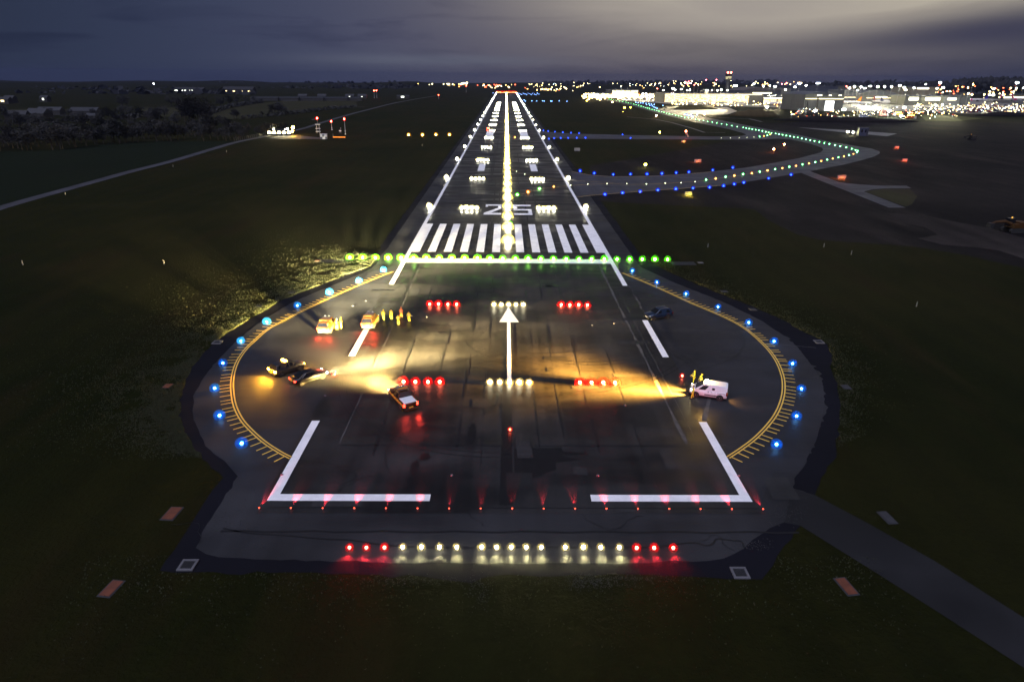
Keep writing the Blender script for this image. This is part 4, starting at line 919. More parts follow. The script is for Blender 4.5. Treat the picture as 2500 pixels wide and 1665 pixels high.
for i, (q, w, l, ori, m) in enumerate([((420,1254),1.5,2.6,-4,OB),((272,1437),1.3,2.4,-8,OB),((2066,1432),1.2,2.6,8,OB),((2166,1264),1.1,2.4,5,SLAB),((409,943),1.2,1.6,0,OB),((2065,945),1.2,1.6,0,SLAB),((632,748),1.4,1.4,0,SLAB),((1838,756),1.4,1.4,0,SLAB),((1768,712),1.6,1.4,0,SLAB),((712,715),1.6,1.4,0,SLAB),((1710,642),1.6,1.6,0,CONC),((775,637),1.4,1.4,0,OB)]):
    w *= .66; l *= .66; p = at(*q); t = thing('marker_slab', f'{"red orange" if m is OB else "grey"} flat marker slab set in the grass, {ordi(i+1)} counted from the near left', 'slab', (p[0],p[1],.0), R(ori), 'marker slabs in the grass')
    mb = MB(); mb.box(-w/2-.12,w/2+.12,-l/2-.12,l/2+.12,0,.05); mb.build('base', SLAB, t, bevel=.01)
    mb = MB(); mb.box(-w/2,w/2,-l/2,l/2,.05,.09); mb.build('plate', m, t, bevel=.01)
for i, q in enumerate([(1728,604),(2011,604),(2078,622),(56,647),(401,646),(160,476),(423,408),(553,372),(1031,357),(2237,749)]):
    p = at(*q); mb = MB(); mb.lathe([(.10,0),(.09,.7),(.05,.95),(.01,1.0)], 10)
    o = mb.build('marker_post', mat('grey_post',(.16,.16,.16),.6), None, (p[0],p[1],0)); tag(o, 'small white marker post standing alone in the dark grass', 'post', 'white marker posts')
# long grass round the paved end: uncountable blades in one object
def in_poly(x, y, poly):
    c = False
    for (x0,y0),(x1,y1) in zip(poly, poly[1:]+poly[:1]):
        if (y0 > y) != (y1 > y) and x < (x1-x0)*(y-y0)/(y1-y0)+x0: c = not c
    return c
from mathutils import noise as nz_
def blades():
    q = random.Random(9); vs = []; fs = []; mi = []
    op = [(p[0],p[1]) for p in outer]
    n = 0; bl = bandL[:14]; br_ = [p for p in bandR if p[1] > 60]; seg = list(zip(bl, bl[1:])); nb = len(seg); seg += list(zip(br_, br_[1:]))
    while n < 60000:
        z = q.random()
        if z < .95:
            i = q.randrange(nb) if z < .82 else nb+q.randrange(len(seg)-nb); (x0,y0),(x1,y1) = seg[i]; f = q.random(); d = max(.01, math.hypot(x1-x0,y1-y0))
            e = q.expovariate(1/6.0)*q.uniform(.2,1.5) if i < nb else q.expovariate(1/3); x, y = x0+(x1-x0)*f-(y1-y0)/d*-e*(-1 if i >= nb else -1)*1, y0+(y1-y0)*f+(x1-x0)/d*-e
            if i < nb: x, y = x0+(x1-x0)*f-e*.80, y0+(y1-y0)*f+e*q.uniform(-.1,.75)
            else: x, y = x0+(x1-x0)*f+e*.8, y0+(y1-y0)*f+e*.5
        else: x, y = q.uniform(-34,30), 43.5-q.expovariate(1/3.2)
        if in_poly(x, y, op) or nz_.noise((x*.45,y*.45,1.7))+.6*nz_.noise((x*1.7,y*1.7,4.1)) < q.uniform(-.55,.32): continue
        n += 1
        h = q.uniform(.04,.13)*(1.5 if q.random() < .2 else 1); a = q.uniform(0,PI); w = q.uniform(.02,.065)
        for k in range(2):
            a2 = a+k*1.7; dx, dy = math.cos(a2)*w, math.sin(a2)*w; lx, ly = q.uniform(-.1,.1), q.uniform(-.1,.1)
            o = len(vs); vs += [(x-dx,y-dy,0),(x+dx,y+dy,0),(x+lx,y+ly,h)]; fs.append((o,o+1,o+2)); mi.append(0 if q.random() < .7 else 1)
    me = bpy.data.meshes.new('long_grass'); me.from_pydata(vs, [], fs)
    me.materials.append(mat('grass_blades', (.020,.025,.004), .8)); me.materials.append(mat('straw_blades', (.026,.022,.006), .8))
    for p, i in zip(me.polygons, mi): p.material_index = i
    o = put('long_grass', me); o['kind'] = 'stuff'; o['label'] = 'rough tufted grass round the edge of the pavement'; o['category'] = 'grass'
blades()

def gravel():
    q = random.Random(4); mb = MB()
    for cx, cy, sx, sy, n in ((1440,1422,45,10,420),(1168,1442,16,24,160),(1830,1330,30,8,160),(1010,1416,90,6,200),(1520,1412,110,5,200),(560,1290,40,30,90),(1930,1250,30,18,120)):
        for _ in range(n):
            p = at(q.gauss(cx,sx), q.gauss(cy,sy)); s_ = q.uniform(.015,.055); x, y = p[0], p[1]
            mb.add([(x-s_,y,0.03),(x+s_*.4,y-s_,.03),(x+s_,y+s_*.5,.03),(x,y+s_,.03),(x,y,.03+s_*1.2)], [(0,1,4),(1,2,4),(2,3,4),(3,0,4)])
    o = mb.build('gravel', mat('pale_gravel', (.030,.028,.027), .9)); o['kind'] = 'stuff'; o['label'] = 'loose pale gravel spilled along the pavement edge'; o['category'] = 'gravel'
gravel()
# ---------------------------------------------------------------- trees, hedges, farm buildings on the left
def ray(px, py, dist):
    d = FWD + RGT*((px-1250)/FOC) - UPV*((py-832.5)/FOC); t = dist/d.y
    p = CAM+d*t; return (p.x, p.y, p.z)
BARK = mat('bark', (.014,.011,.009), .9, var=.4, vscale=3)
LEAF = mat('dark_leaves', (.0042,.0045,.0030), .8, var=.5, vscale=.6); LEAF2 = mat('brown_twigs', (.0085,.0068,.0052), .85, var=.4, vscale=.7)
def tree_meshes(seed, h, spread, mats_):
    q = random.Random(seed); tr = MB(); cr = MB()
    tr.tube([(0,0,-.2),(.05*h*q.uniform(-.3,.3),0,h*.3),(q.uniform(-.04,.04)*h,q.uniform(-.04,.04)*h,h*.72)], [h*.032,h*.024,h*.008], 7)
    cl = []
    for k in range(9):
        a = q.uniform(0,2*PI); z0 = h*q.uniform(.22,.55); e = Vector((math.cos(a)*spread*h*q.uniform(.5,.95), math.sin(a)*spread*h*q.uniform(.5,.95), h*q.uniform(.45,.88)))
        tr.tube([(0,0,z0), e*.5+Vector((0,0,z0*.4)), e], [h*.012,h*.008,h*.003], 5); cl.append(e)
    cl += [Vector((q.gauss(0,.4)*spread*h, q.gauss(0,.4)*spread*h, h*q.uniform(.4,.97))) for _ in range(12)]
    for c in cl:
        rr_ = h*q.uniform(.09,.17)
        for _ in range(34):
            d = Vector((q.gauss(0,1),q.gauss(0,1),q.gauss(0,.75))); p = c+d*rr_*.62; s_ = h*q.uniform(.016,.04)
            u = Vector((q.gauss(0,1),q.gauss(0,1),q.gauss(0,1))).normalized(); w = u.orthogonal().normalized()
            cr.add([p-u*s_-w*s_*.7, p+u*s_-w*s_*.6, p+u*s_*.8+w*s_*.7, p-u*s_*.9+w*s_*.6], [(0,1,2,3)], 0 if q.random() < .6 else 1)
    return tr.mesh('trunk', BARK), cr.mesh('crown', mats_)
TM = [tree_meshes(s, 10, sp, m) for s, sp, m in ((1,.34,[LEAF,LEAF2]),(2,.42,[LEAF2,LEAF]),(3,.28,[LEAF,LEAF]),(4,.38,[LEAF,LEAF2]),(5,.46,[LEAF2,LEAF2]))]
def tree(x, y, h, label, group, i=None, z=0):
    q = random.random(); t, c = TM[int(random.random()*len(TM)) if i is None else i]
    o = thing('tree', label, 'tree', (x,y,z), random.uniform(0,6.28), group); o.scale = (h/10*random.uniform(.85,1.2),)*2+(h/10,)
    put('trunk', t, o); put('crown', c, o); return o
edge = [(-40,378),(60,371),(150,366),(240,355),(380,347),(560,345),(640,338)]
def lin(E, x):
    for (a,b),(c,d) in zip(E,E[1:]):
        if a <= x <= c: return b+(d-b)*(x-a)/(c-a)
    return E[-1][1]
n = 0
for i in range(62):
    px = -30+i*10.4+random.uniform(-4,4); py = lin(edge, px)-random.choice((1,4,9,15))*random.uniform(.6,1.2)
    p = at(px, py); n += 1
    tree(p[0], p[1], random.uniform(7.5,12)*(1.0 if px < 420 else .78), f'dark bare tree in the near wood on the left, {ordi(n)} from its left end', 'trees of the near wood')
n = 0
for i in range(40):
    px = -20+i*15.2+random.uniform(-6,6); py = random.uniform(284,322) if px < 470 else random.uniform(296,330); p = at(px, py); n += 1
    tree(p[0], p[1], random.uniform(6,11), f'dark tree standing behind the near wood, {ordi(n)} from the left', 'trees behind the near wood')
n = 0
for px, py, h in [(452,298,15),(463,296,17),(474,297,18),(485,297,18),(496,296,17),(505,297,14),(511,299,11),(468,300,16),(490,300,15),(572,292,8),(578,291,7),(664,283,9),(672,281,10),(681,281,11),(690,281,10),(697,281,7),(640,287,5),(523,275,7),(380,288,9),(392,287,8),(372,289,8),(300,262,12),(312,262,11),(420,262,12),(435,260,10),(540,262,11),(560,260,12),(580,256,10),(602,254,9),(620,252,9)]:
    p = at(px, py); n += 1
    tree(p[0], p[1], h, f'dark tree among the left fields, {ordi(n)} of the scattered ones', 'trees among the left fields')
def hedge(pts, h, label):
    P_ = smooth(A(pts), 6); t = thing('hedge', label, 'hedge', (P_[0].x,P_[0].y,0), 0, 'field hedges'); mb = MB(); q = random.Random(len(pts)*7+int(pts[0][0])); o = P_[0]
    for a, b in zip(P_, P_[1:]):
        L_ = (b-a).length
        for _ in range(int(min(160, L_*3))):
            f = q.random(); c = a+(b-a)*f-o; hh = h*q.uniform(.1,1.0); s_ = h*q.uniform(.12,.30); p = Vector((c.x+q.gauss(0,h*.3), c.y+q.gauss(0,h*.3), hh))
            u = Vector((q.gauss(0,1),q.gauss(0,1),q.gauss(0,1))).normalized(); w = u.orthogonal().normalized()
            mb.add([p-u*s_-w*s_, p+u*s_-w*s_, p+u*s_+w*s_, p-u*s_+w*s_], [(0,1,2,3)])
    mb.build('foliage', LEAF, t)
hedge([(590,292),(620,289),(640,287)], 3, 'short dark hedge below the pale field on the left')
hedge([(650,286),(720,279),(800,269),(866,264)], 3.2, 'long dark hedge running up to the service road')
hedge([(505,281),(560,265),(600,257),(640,252)], 4, 'hedge along the left rim of the pale field')
hedge([(640,246),(740,244.5),(860,243)], 3, 'far hedge above the pale field')
hedge([(280,294),(330,289),(390,287)], 4, 'dark hedge beyond the near wood')
def woods(name, spans, label, seed):
    q = random.Random(seed); mb = MB()
    for x0, x1, y0, y1, d0, d1, h, cnt in spans:
        for _ in range(cnt):
            px = q.uniform(x0,x1); d = q.uniform(d0,d1); f = (px-x0)/(x1-x0); c = Vector(ray(px, y0+(y1-y0)*f+q.uniform(-1,3), d)); hh = h*q.uniform(.5,1.25)
            for _ in range(9):
                p = c+Vector((q.gauss(0,hh*.45),q.gauss(0,hh*.45),q.uniform(-.5,.7)*hh)); s_ = hh*q.uniform(.2,.42)
                u = Vector((q.gauss(0,1),q.gauss(0,1),q.gauss(0,1))).normalized(); w = u.orthogonal().normalized()
                mb.add([p-u*s_-w*s_*.8, p+u*s_-w*s_, p+u*s_*.9+w*s_, p-u*s_+w*s_*.9], [(0,1,2,3)])
    o = mb.build(name, mat('far_wood_leaves', (.0055,.006,.0085), .9, var=.3, vscale=.05)); o['kind'] = 'stuff'; o['label'] = label; o['category'] = 'woodland'
woods('woodland', [(-40,620,240,236,1300,2000,14,420),(-40,300,228,224,1600,2300,14,160),(300,620,226,228,1700,2400,14,160),(560,1010,226,214,2000,2600,13,300),(-20,1000,212,205,3200,3900,14,320)], 'far woodland and hedges in the left valley', 4)
woods('woodland', [(1960,2200,212,210,1700,1900,12,140),(2200,2360,212,210,1500,1700,11,160),(2340,2480,208,205,1350,1500,13,170),(2440,2560,210,212,1200,1300,11,120),(1330,1900,206,203,3000,3600,16,260)], 'far woodland on the ridge behind the airport', 6)
# farm buildings, lit windows
ROOFP = mat('pale_roof', (.016,.017,.022), .6, var=.2, vscale=.4); ROOFD = mat('dark_roof', (.012,.012,.015), .7); WALLB = mat('weathered_wall', (.022,.020,.019), .8, var=.2, vscale=.4)
WLIT = emit('lit_window', (1,.78,.38), 3.5); WLIT2 = emit('white_lit_window', (.95,1,.85), 4); YL_ = emit('yard_lamp_glow', (1,.75,.28), 45)
def barn(px, py, w, d, h, rh, rz, label, roof=ROOFP, lit=None, group='farm buildings on the left', nm='farm_building'):
    p = at(px, py); t = thing(nm, label, 'building', (p[0],p[1],0), R(rz), group)
    mb = MB(); mb.box(-w/2,w/2,-d/2,d/2,-.3,h); mb.build('wall', WALLB, t)
    mb = MB(); mb.add([(-w/2-.3,-d/2-.3,h),(w/2+.3,-d/2-.3,h),(w/2+.3,0,h+rh),(-w/2-.3,0,h+rh),(-w/2-.3,d/2+.3,h),(w/2+.3,d/2+.3,h)], [(0,1,2,3),(3,2,5,4),(0,3,4),(1,5,2),(0,4,5,1)]); mb.build('roof', roof, t)
    mb = MB(); mb.box(-w*.2,w*.0,-d/2-.05,-d/2+.02,0,h*.7); mb.build('door', ROOFD, t)
    if lit:
        for k in range(lit[0]):
            mb = MB(); x = -w/2+w*(k+.5)/lit[0]; mb.box(x-lit[1]/2,x+lit[1]/2,-d/2-.08,-d/2,h*.45,h*.45+lit[2]); mb.build('window', lit[3], t)
    return t
barn(45,292,16,9,4,3,10,'low farm shed at the far left edge of the fields',ROOFD)
barn(34,291,7,6,3,2,0,'small pale outbuilding beside the low farm shed')
barn(98,289,18,10,4,4,-12,'farm shed with a pale roof end near the left edge')
barn(127,281,20,10,4,3,5,'pale roofed barn right of the farm shed')
barn(212,282,24,12,4,3,3,'wide barn with a faint pale roof left of the woods')
barn(228,292,8,7,3,2,0,'small outbuilding below the wide barn')
barn(14,254,14,9,5,3,0,'farmhouse at the left edge with a lit window',ROOFD,(1,4,2.2,WLIT))
barn(28,252,12,9,6,3,0,'second farmhouse at the left edge with a lit window',ROOFD,(1,5,2.4,WLIT))
barn(112,249,10,9,5,3,0,'cottage with one bright window in the left woods',ROOFD,(1,2.2,2.2,WLIT2))
barn(466,226,60,20,6,4,0,'long lit building in the left distance',ROOFD,(6,7,1.8,WLIT2))
barn(586,229,60,22,8,5,0,'far house with small yellow windows left of the ridge',ROOFD,(4,4,2,WLIT))
for i, (px, w) in enumerate([(648,40),(690,50),(742,60),(800,62),(852,40)]):
    barn(px,246.5,w,12,4,1.6,2,f'long low pale roofed shed above the left field, {ordi(i+1)} from the left',ROOFP,None,'low sheds above the field','shed')
for i, px in enumerate([740,787,855,885]):
    barn(px,241,14,9,4,3,0,f'house beyond the low sheds, {ordi(i+1)} from the left',ROOFP,(1,2,1.6,WLIT2) if i > 1 else None,'houses beyond the low sheds','house')
barn(984,241.5,20,9,4,2,0,'small lit shed at the upper end of the left service road',ROOFP,(1,5,2.2,WLIT2))
# gatehouse cluster with lamps, fence and trees by the service road
barn(684,331,15,5,2.9,.9,8,'lit gatehouse beside the left service road',ROOFD,(5,1.6,1.2,emit('gatehouse_window',(1,.86,.45),60)),None,'gatehouse')
def pole_lamp(px, py, h, m, r, label, group=None, cat='lamp', nm='pole_lamp'):
    p = at(px, py); t = thing(nm, label, cat, (p[0],p[1],0), 0, group)
    mb = MB(); mb.tube([(0,0,0),(0,0,h)], [.10,.06], 7); mb.build('pole', METAL, t)
    b = bpy.data.objects.new('lamp_head', ico(r, 2)); b.data.materials.append(m); COL.objects.link(b); b.parent = t; b.location = (0,0,h); return t
AMBL = emit('amber_yard_glow', (1,.50,.06), 230); WHL = emit('white_yard_glow', (1,.90,.55), 200)
for i, (px, py, h, m, r) in enumerate([(717,330,4.6,AMBL,.85),(714,331,2.6,AMBL,.75),(704,330,3.4,WHL,.6),(697,330,3.2,WHL,.5),(690,331,3.2,WHL,.55),(670,331,3.4,WHL,.75)]):
    pole_lamp(px, py, h, m, r, f'{"amber" if i < 2 else "white"} yard lamp by the left gatehouse, {ordi(i+1)} from the right', 'yard lamps by the gatehouse', nm='yard_lamp')
for i, (px, py, h) in enumerate([(640,333,6.5),(650,332,7.5),(660,331,7),(632,334,5.5),(683,325,6),(693,324,6)]):
    p = at(px, py); tree(p[0], p[1], h, f'small tree lit up by the gatehouse lamps, {ordi(i+1)} from the left' if i < 4 else f'small tree behind the lit gatehouse, {ordi(i-3)} from the left', 'trees by the gatehouse', 1)
p0, p1_ = Vector(at(572,345)), Vector(at(640,334))
f_ = thing('fence', 'wire mesh fence running left from the gatehouse along the wood', 'fence', p0)
for k in range(15):
    c = (p1_-p0)*(k/14); mb = MB(); mb.tube([(c.x,c.y,0),(c.x,c.y,2.0)], .05, 6); mb.build('post', METAL, f_)
mb = MB()
for z in (.4,.9,1.4,1.9): mb.tube([(0,0,z), tuple((p1_-p0)+Vector((0,0,z)))], .02, 4)
mb.build('wires', METAL, f_)
# instrument landing masts and checkered hut
REDL = emit('red_obstruction_glow', (1,.06,.03), 160)
def red_mast(px, hy, by, label, legs=False, r=.42):
    p = at(px, by); s_ = scale_at(p); h = (by-hy)/s_; t = thing('signal_mast', label, 'mast', (p[0],p[1],0), 0, 'masts with red lamps')
    mb = MB()
    if legs:
        for x in (-.9,.9): mb.tube([(x,0,0),(x,0,h*.62)], .10, 6)
        for z in (0.1,.30,.58): mb.box(-1.6,1.6,-.15,.15,h*z,h*z+.45)
        mb.tube([(0,0,h*.6),(0,0,h)], .07, 6)
        mb.tube([(-3.5,0,h*.94),(0,0,h*.94)], .05, 5)
    else:
        mb.tube([(0,0,0),(0,0,h)], [.16,.08], 7); mb.box(-.25,.25,-.25,.25,h*.2,h*.28); mb.box(-.4,.4,-.3,.3,0,.5)
    mb.build('pole', mat('white_mast_paint', (.55,.55,.57), .5), t)
    b = bpy.data.objects.new('red_lamp', ico(r, 2)); b.data.materials.append(REDL); COL.objects.link(b); b.parent = t; b.location = (0,0,h+.3)
    g = bpy.data.objects.new('globe', ico(r*2.6, 3)); g.data.materials.append(halo_mat('red_mast_globe', (1,.02,.02), .25)); COL.objects.link(g); g.parent = t; g.location = (0,0,h+.3)  # added ball for the glow round the red lamp
red_mast(777.5, 292, 326, 'white aerial frame with a red lamp on top, left of the approach slope lights', True)
red_mast(843.5, 294, 329, 'slim white mast with a red lamp, right of the checkered hut')
red_mast(810.5, 299, 318, 'low mast with a red lamp between the aerial frame and the slim mast')
red_mast(914, 223.5, 240, 'left one of two far masts with red lamps above the fields', r=.7)
red_mast(920, 223.5, 240, 'right one of two far masts with red lamps above the fields', r=.7)
red_mast(1071, 234, 241, 'tiny far mast with a red lamp at the top of the service road', r=.5)
red_mast(1138, 212, 226, 'dark mast with orange lamps left of the far runway end', r=.8)
p = at(791,340); t = thing('checkered_hut', 'small hut with blue and white checkered walls', 'hut', (p[0],p[1],0), R(6))
mb = MB()
CB, CW = mat('blue_square', (.05,.06,.10), .6), mat('white_square', (.62,.62,.65), .6)
for k in range(3):
    for j in range(2):
        mb.box(-1.9+k*1.27,-.63+k*1.27,-1.5,1.5,j*1.4,1.4+j*1.4,(k+j)%2)
mb.build('wall', [CB, CW], t)
mb = MB(); mb.box(-2.05,2.05,-1.65,1.65,2.8,2.95); mb.build('roof', CW, t)
mb = MB(); mb.box(.2,1.0,-1.56,-1.50,.1,2.1); mb.build('door', CW, t)
p = at(829,337.5); t = thing('barrier', 'low glowing orange barrier board right of the checkered hut', 'barrier', (p[0],p[1],0))
mb = MB(); mb.box(-4,3.6,-.15,.15,.25,.75); mb.build('board', emit('lit_orange_board', (1,.30,.04), 1.6), t)  # board emits by itself, standing in for lamplight falling on it
mb = MB()
for x in (-3.6,0,3.2): mb.box(x-.1,x+.1,-.4,.4,0,.25)
mb.box(-4.0,-3.85,-.05,.05,.3,2.6); mb.build('feet', METAL, t)
p = at(831,327); t = thing('wind_gauge', 'small white instrument stand near the slim mast', 'instrument', (p[0],p[1],0))
mb = MB(); mb.tube([(-1,0,0),(0,0,1.4)], .07); mb.tube([(1,0,0),(0,0,1.4)], .07); mb.tube([(0,.8,0),(0,0,1.4)], .07); mb.build('tripod', METAL, t)
mb = MB(); mb.box(-.7,.7,-.4,.4,1.4,2.2); mb.tube([(.5,0,2.2),(.5,0,3.6)], .05); mb.lathe([(.1,3.5),(.35,3.6),(.1,3.75)], 8, c=(.5,0,0)); mb.build('sensor', mat('white_sensor', (.6,.6,.62), .5), t)
pole_lamp(124.5,351,4,YL_,.5,'single yellow lamp at the edge of the left wood')
pole_lamp(378.5,225,16,emit('far_white_glow',(.9,.95,1),30),1.2,'single far white lamp in the left valley')
# ---------------------------------------------------------------- airport on the right
APR = mat('apron_concrete', (.20,.195,.18), .75, var=.2, vscale=.05); APR2 = mat('lit_pale_earth', (.42,.36,.24), .9, var=.25, vscale=.06)
sheet('apron', A([(1520,246),(1560,249),(1620,253),(1700,257),(1800,260),(1900,263),(1960,266),(2060,272),(2200,272),(2330,268),(2600,264),(2600,238),(2200,238),(1900,238),(1500,236)]), .012, APR)
sheet('lit_earth', A([(1618,269),(1660,276),(1700,279.5),(1740,281),(1776,280),(1800,272),(1775,262),(1745,262),(1735,266),(1690,268)]), .010, APR2)  # pale ground, its colour brightened for the floodlight on it
sheet('car_park', A([(2230,263),(2330,262),(2600,256),(2600,282),(2450,277),(2360,279),(2290,275)]), .016, TAXI)
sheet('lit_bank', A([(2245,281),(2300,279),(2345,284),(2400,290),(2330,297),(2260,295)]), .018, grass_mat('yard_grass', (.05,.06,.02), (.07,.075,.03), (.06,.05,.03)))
sheet('green_strip', A([(1625,258),(1680,259),(1745,262),(1690,266),(1625,266)]), .014, FIELD)
def mound(pts, w, h, label, m=EARTH):
    P_ = smooth(A(pts), 5); rings = []; n = len(P_)
    for i, p in enumerate(P_):
        t = (P_[min(i+1,n-1)]-P_[max(i-1,0)]).normalized(); nn = Vector((-t.y,t.x)); f = math.sin(PI*min(1,max(0.02,i/(n-1))))**.6
        q = random.Random(i*3+int(w)); hh = h*f*q.uniform(.85,1.15)
        rings.append([(p.x+nn.x*w*a*f, p.y+nn.y*w*a*f, z*hh-.1) for a, z in ((-.5,0),(-.3,.55),(-.1,.95),(.1,1),(.32,.5),(.5,0))])
    mb = MB(); mb.loft(rings); o = mb.build('earth_bank', m, smooth=True); tag(o, label, 'earth bank', 'earth banks before the terminal'); return o
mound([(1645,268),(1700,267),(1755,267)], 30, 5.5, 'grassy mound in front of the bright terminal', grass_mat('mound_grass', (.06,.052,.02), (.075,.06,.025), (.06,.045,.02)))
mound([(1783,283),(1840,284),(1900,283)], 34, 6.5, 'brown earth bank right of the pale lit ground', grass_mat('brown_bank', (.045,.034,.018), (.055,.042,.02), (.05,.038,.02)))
mound([(1890,294),(2000,297),(2120,298),(2250,298)], 26, 4.0, 'long dark earth bank below the building site', EARTH)
mound([(1950,291),(2010,293),(2060,292)], 16, 3.5, 'dark spoil heap left of the pink lit cabin', EARTH)
mound([(2380,283),(2450,284),(2560,283)], 22, 4.5, 'dark bank below the car park', EARTH)
WALLG = mat('grey_cladding', (.095,.094,.085), .6, var=.2, vscale=.08, stretch=(1,1,.2)); ROOFG = mat('grey_roof', (.07,.075,.085), .6, var=.15, vscale=.05); WALLD = mat('dark_cladding', (.06,.065,.075), .6)
def facade(name, col, strength, sx, sz, dark=.04):     # glazed wall lit from inside: panes with frames
    m = bpy.data.materials.new(name); m.use_nodes = True; nt = m.node_tree; N = nt.nodes; L = nt.links; b = N['Principled BSDF']; b.inputs['Base Color'].default_value = (.02,.02,.02,1)
    tc = N.new('ShaderNodeTexCoord'); sp = N.new('ShaderNodeSeparateXYZ'); L.new(tc.outputs['Object'], sp.inputs[0]); cb = N.new('ShaderNodeCombineXYZ'); L.new(sp.outputs[0], cb.inputs[0]); L.new(sp.outputs[2], cb.inputs[1])
    br = N.new('ShaderNodeTexBrick'); br.offset = 0; br.inputs['Scale'].default_value = 1; br.inputs['Brick Width'].default_value = sx; br.inputs['Row Height'].default_value = sz; br.inputs['Mortar Size'].default_value = .22; br.inputs['Mortar Smooth'].default_value = .3
    br.inputs['Color1'].default_value = (1,1,1,1); br.inputs['Color2'].default_value = (.10,.10,.10,1); br.inputs['Mortar'].default_value = (dark,)*3+(1,); L.new(cb.outputs[0], br.inputs['Vector'])
    mx = N.new('ShaderNodeMix'); mx.data_type = 'RGBA'; mx.blend_type = 'MULTIPLY'; mx.inputs[0].default_value = 1; mx.inputs[6].default_value = (*col,1); L.new(br.outputs['Color'], mx.inputs[7])
    L.new(mx.outputs[2], b.inputs['Emission Color']); b.inputs['Emission Strength'].default_value = strength; return m
GLZ = facade('terminal_glazing', (1,.78,.38), 6.5, 3.0, .95); GLZ2 = facade('bright_glazing', (1,.84,.48), 7, 4, 1.7, .15); DOORL = facade('lit_door', (.95,1,1), 6, 7, 7, .25); STRIPL = emit('strip_glow', (1,.93,.70), 5); STRIPY = emit('warm_strip_glow', (1,.85,.45), 5)
def building(label, x0, x1, top, base, depth, nm='terminal_building', wall=WALLG, roof=ROOFG, glaze=None, strips=(), arch=0.0, group='airport buildings', doors=()):
    """x0..x1, top, base in photo pixels: read once to get real metres at the building's own distance"""
    p0 = Vector(at(x0, base)); p1 = Vector(at(x1, base)); s_ = scale_at((p0+p1)/2); h = (base-top)/s_*1.0; d = p1-p0; w = d.length; rz = math.atan2(d.y, d.x)
    t = thing(nm, label, 'building', p0, rz, group)
    mb = MB(); mb.box(0,w,0,depth,-.3,h*(1-arch)); mb.build('wall', wall, t)
    if arch:
        pr = [(w*k/14, h*(1-arch)+h*arch*math.sin(PI*k/14)**.8) for k in range(15)]
        mb = MB(); mb.add([(x,-.6,z) for x, z in pr]+[(x,depth+.6,z) for x, z in pr], [tuple(range(15)), tuple(range(29,14,-1))]+[(k,15+k,16+k,k+1) for k in range(14)]+[(0,14,29,15)]); mb.build('roof', roof, t)
    else:
        mb = MB(); mb.box(-.8,w+.8,-.8,depth+.8,h,h+.9); mb.build('roof', roof, t)
        mb = MB()
        for k in range(max(2, int(w/22))): xk = (k+.5)*w/max(2,int(w/22)); mb.box(xk-2,xk+2,depth*.4,depth*.4+4,h+.9,h+2.6)
        mb.build('roof_plant', WALLD, t)
    if glaze: mb = MB(); mb.box(w*glaze[1],w*glaze[2],-.35,-.05,h*glaze[3],h*glaze[4]); mb.build('glazing', glaze[0], t)
    for a, b_, z0, z1, m in strips: mb = MB(); mb.box(w*a,w*b_,-.5,-.06,h*z0,h*z1); mb.build('light_strip', m, t)
    for a, b_, z1, m in doors: mb = MB(); mb.box(w*a,w*b_,-.4,-.06,0,h*z1); mb.build('door', m, t)
    return t, w, h
building('long bright glass terminal with rows of lit windows', 1622, 1862, 232, 251, 40, glaze=(GLZ,.0,1,.08,.92), strips=((0,1,.95,.99,STRIPY),))
building('dark tower block wing in the middle of the bright terminal', 1717, 1727, 225, 250.6, 14, wall=WALLD, glaze=(facade('stair_windows',(1,.9,.6),3,2.5,3.0),.1,.9,.1,.95))
building('blazing white pier building left of the bright terminal', 1494, 1556, 222, 240, 30, 'pier_building', glaze=(GLZ2,0,1,.08,.95))
building('low lit pier left of the blazing white pier', 1446, 1494, 230, 240, 20, 'pier_building', glaze=(facade('pier_glazing',(1,.86,.5),4,4,4),0,1,.2,.9))
building('terminal hall with dark curved roof above the bright terminal', 1815, 1905, 215, 236, 60, wall=WALLD, roof=mat('brown_roof',(.10,.085,.075),.6), arch=.35, glaze=(STRIPY,.15,.75,.30,.42))
building('white canopy hall roof right of the curved terminal roof', 1905, 1928, 217, 236, 40, wall=mat('pale_cladding',(.2,.185,.15),.6))
building('lit lower terminal wing with a row of lamps', 1862, 1960, 238, 258, 40, glaze=(facade('wing_glazing',(1,.85,.45),3.2,3,4),0,1,.1,.75), strips=((0,1,.8,.88,STRIPL),))
building('big dark blue roofed hangar behind the terminal wing', 1928, 2042, 214, 236, 70, 'hangar', wall=mat('blue_grey_cladding',(.05,.055,.075),.6), roof=mat('blue_grey_roof',(.04,.045,.065),.6))
building('grey maintenance hangar with a glowing white door', 1960, 2055, 228, 271, 50, 'hangar', arch=.14, strips=((.02,.98,.62,.65,STRIPY),(.30,.42,.80,.84,STRIPL),(.60,.66,.80,.84,STRIPL),(.85,.92,.80,.84,STRIPL)), doors=((.54,.76,.52,DOORL),))
building('dark flat hangar with a string of yellow lamps', 2056, 2086, 224, 252, 40, 'hangar', wall=WALLD, strips=((.02,.98,.44,.47,STRIPY),))
building('round roofed grey hangar with a bright front strip', 2086, 2194, 223, 252, 60, 'hangar', arch=.40, strips=((.45,.70,.40,.50,STRIPL),(.25,.95,.38,.41,STRIPY)))
building('long pale block with lamps along its top behind the round hangar', 2062, 2178, 212.5, 234, 40, 'office_block', wall=mat('sand_cladding',(.14,.13,.095),.7))
building('square sand coloured block with a lit sign strip', 2219, 2282, 216, 246, 50, 'office_block', wall=mat('sand_panels',(.18,.165,.11),.7), strips=((.22,.66,.86,.97,STRIPL),))
building('row of lit maintenance bays with white strips', 2206, 2300, 237, 258, 30, 'maintenance_bays', wall=mat('olive_cladding',(.13,.13,.10),.7), strips=((.10,.34,.55,.88,STRIPL),(.52,.90,.55,.88,STRIPL)))
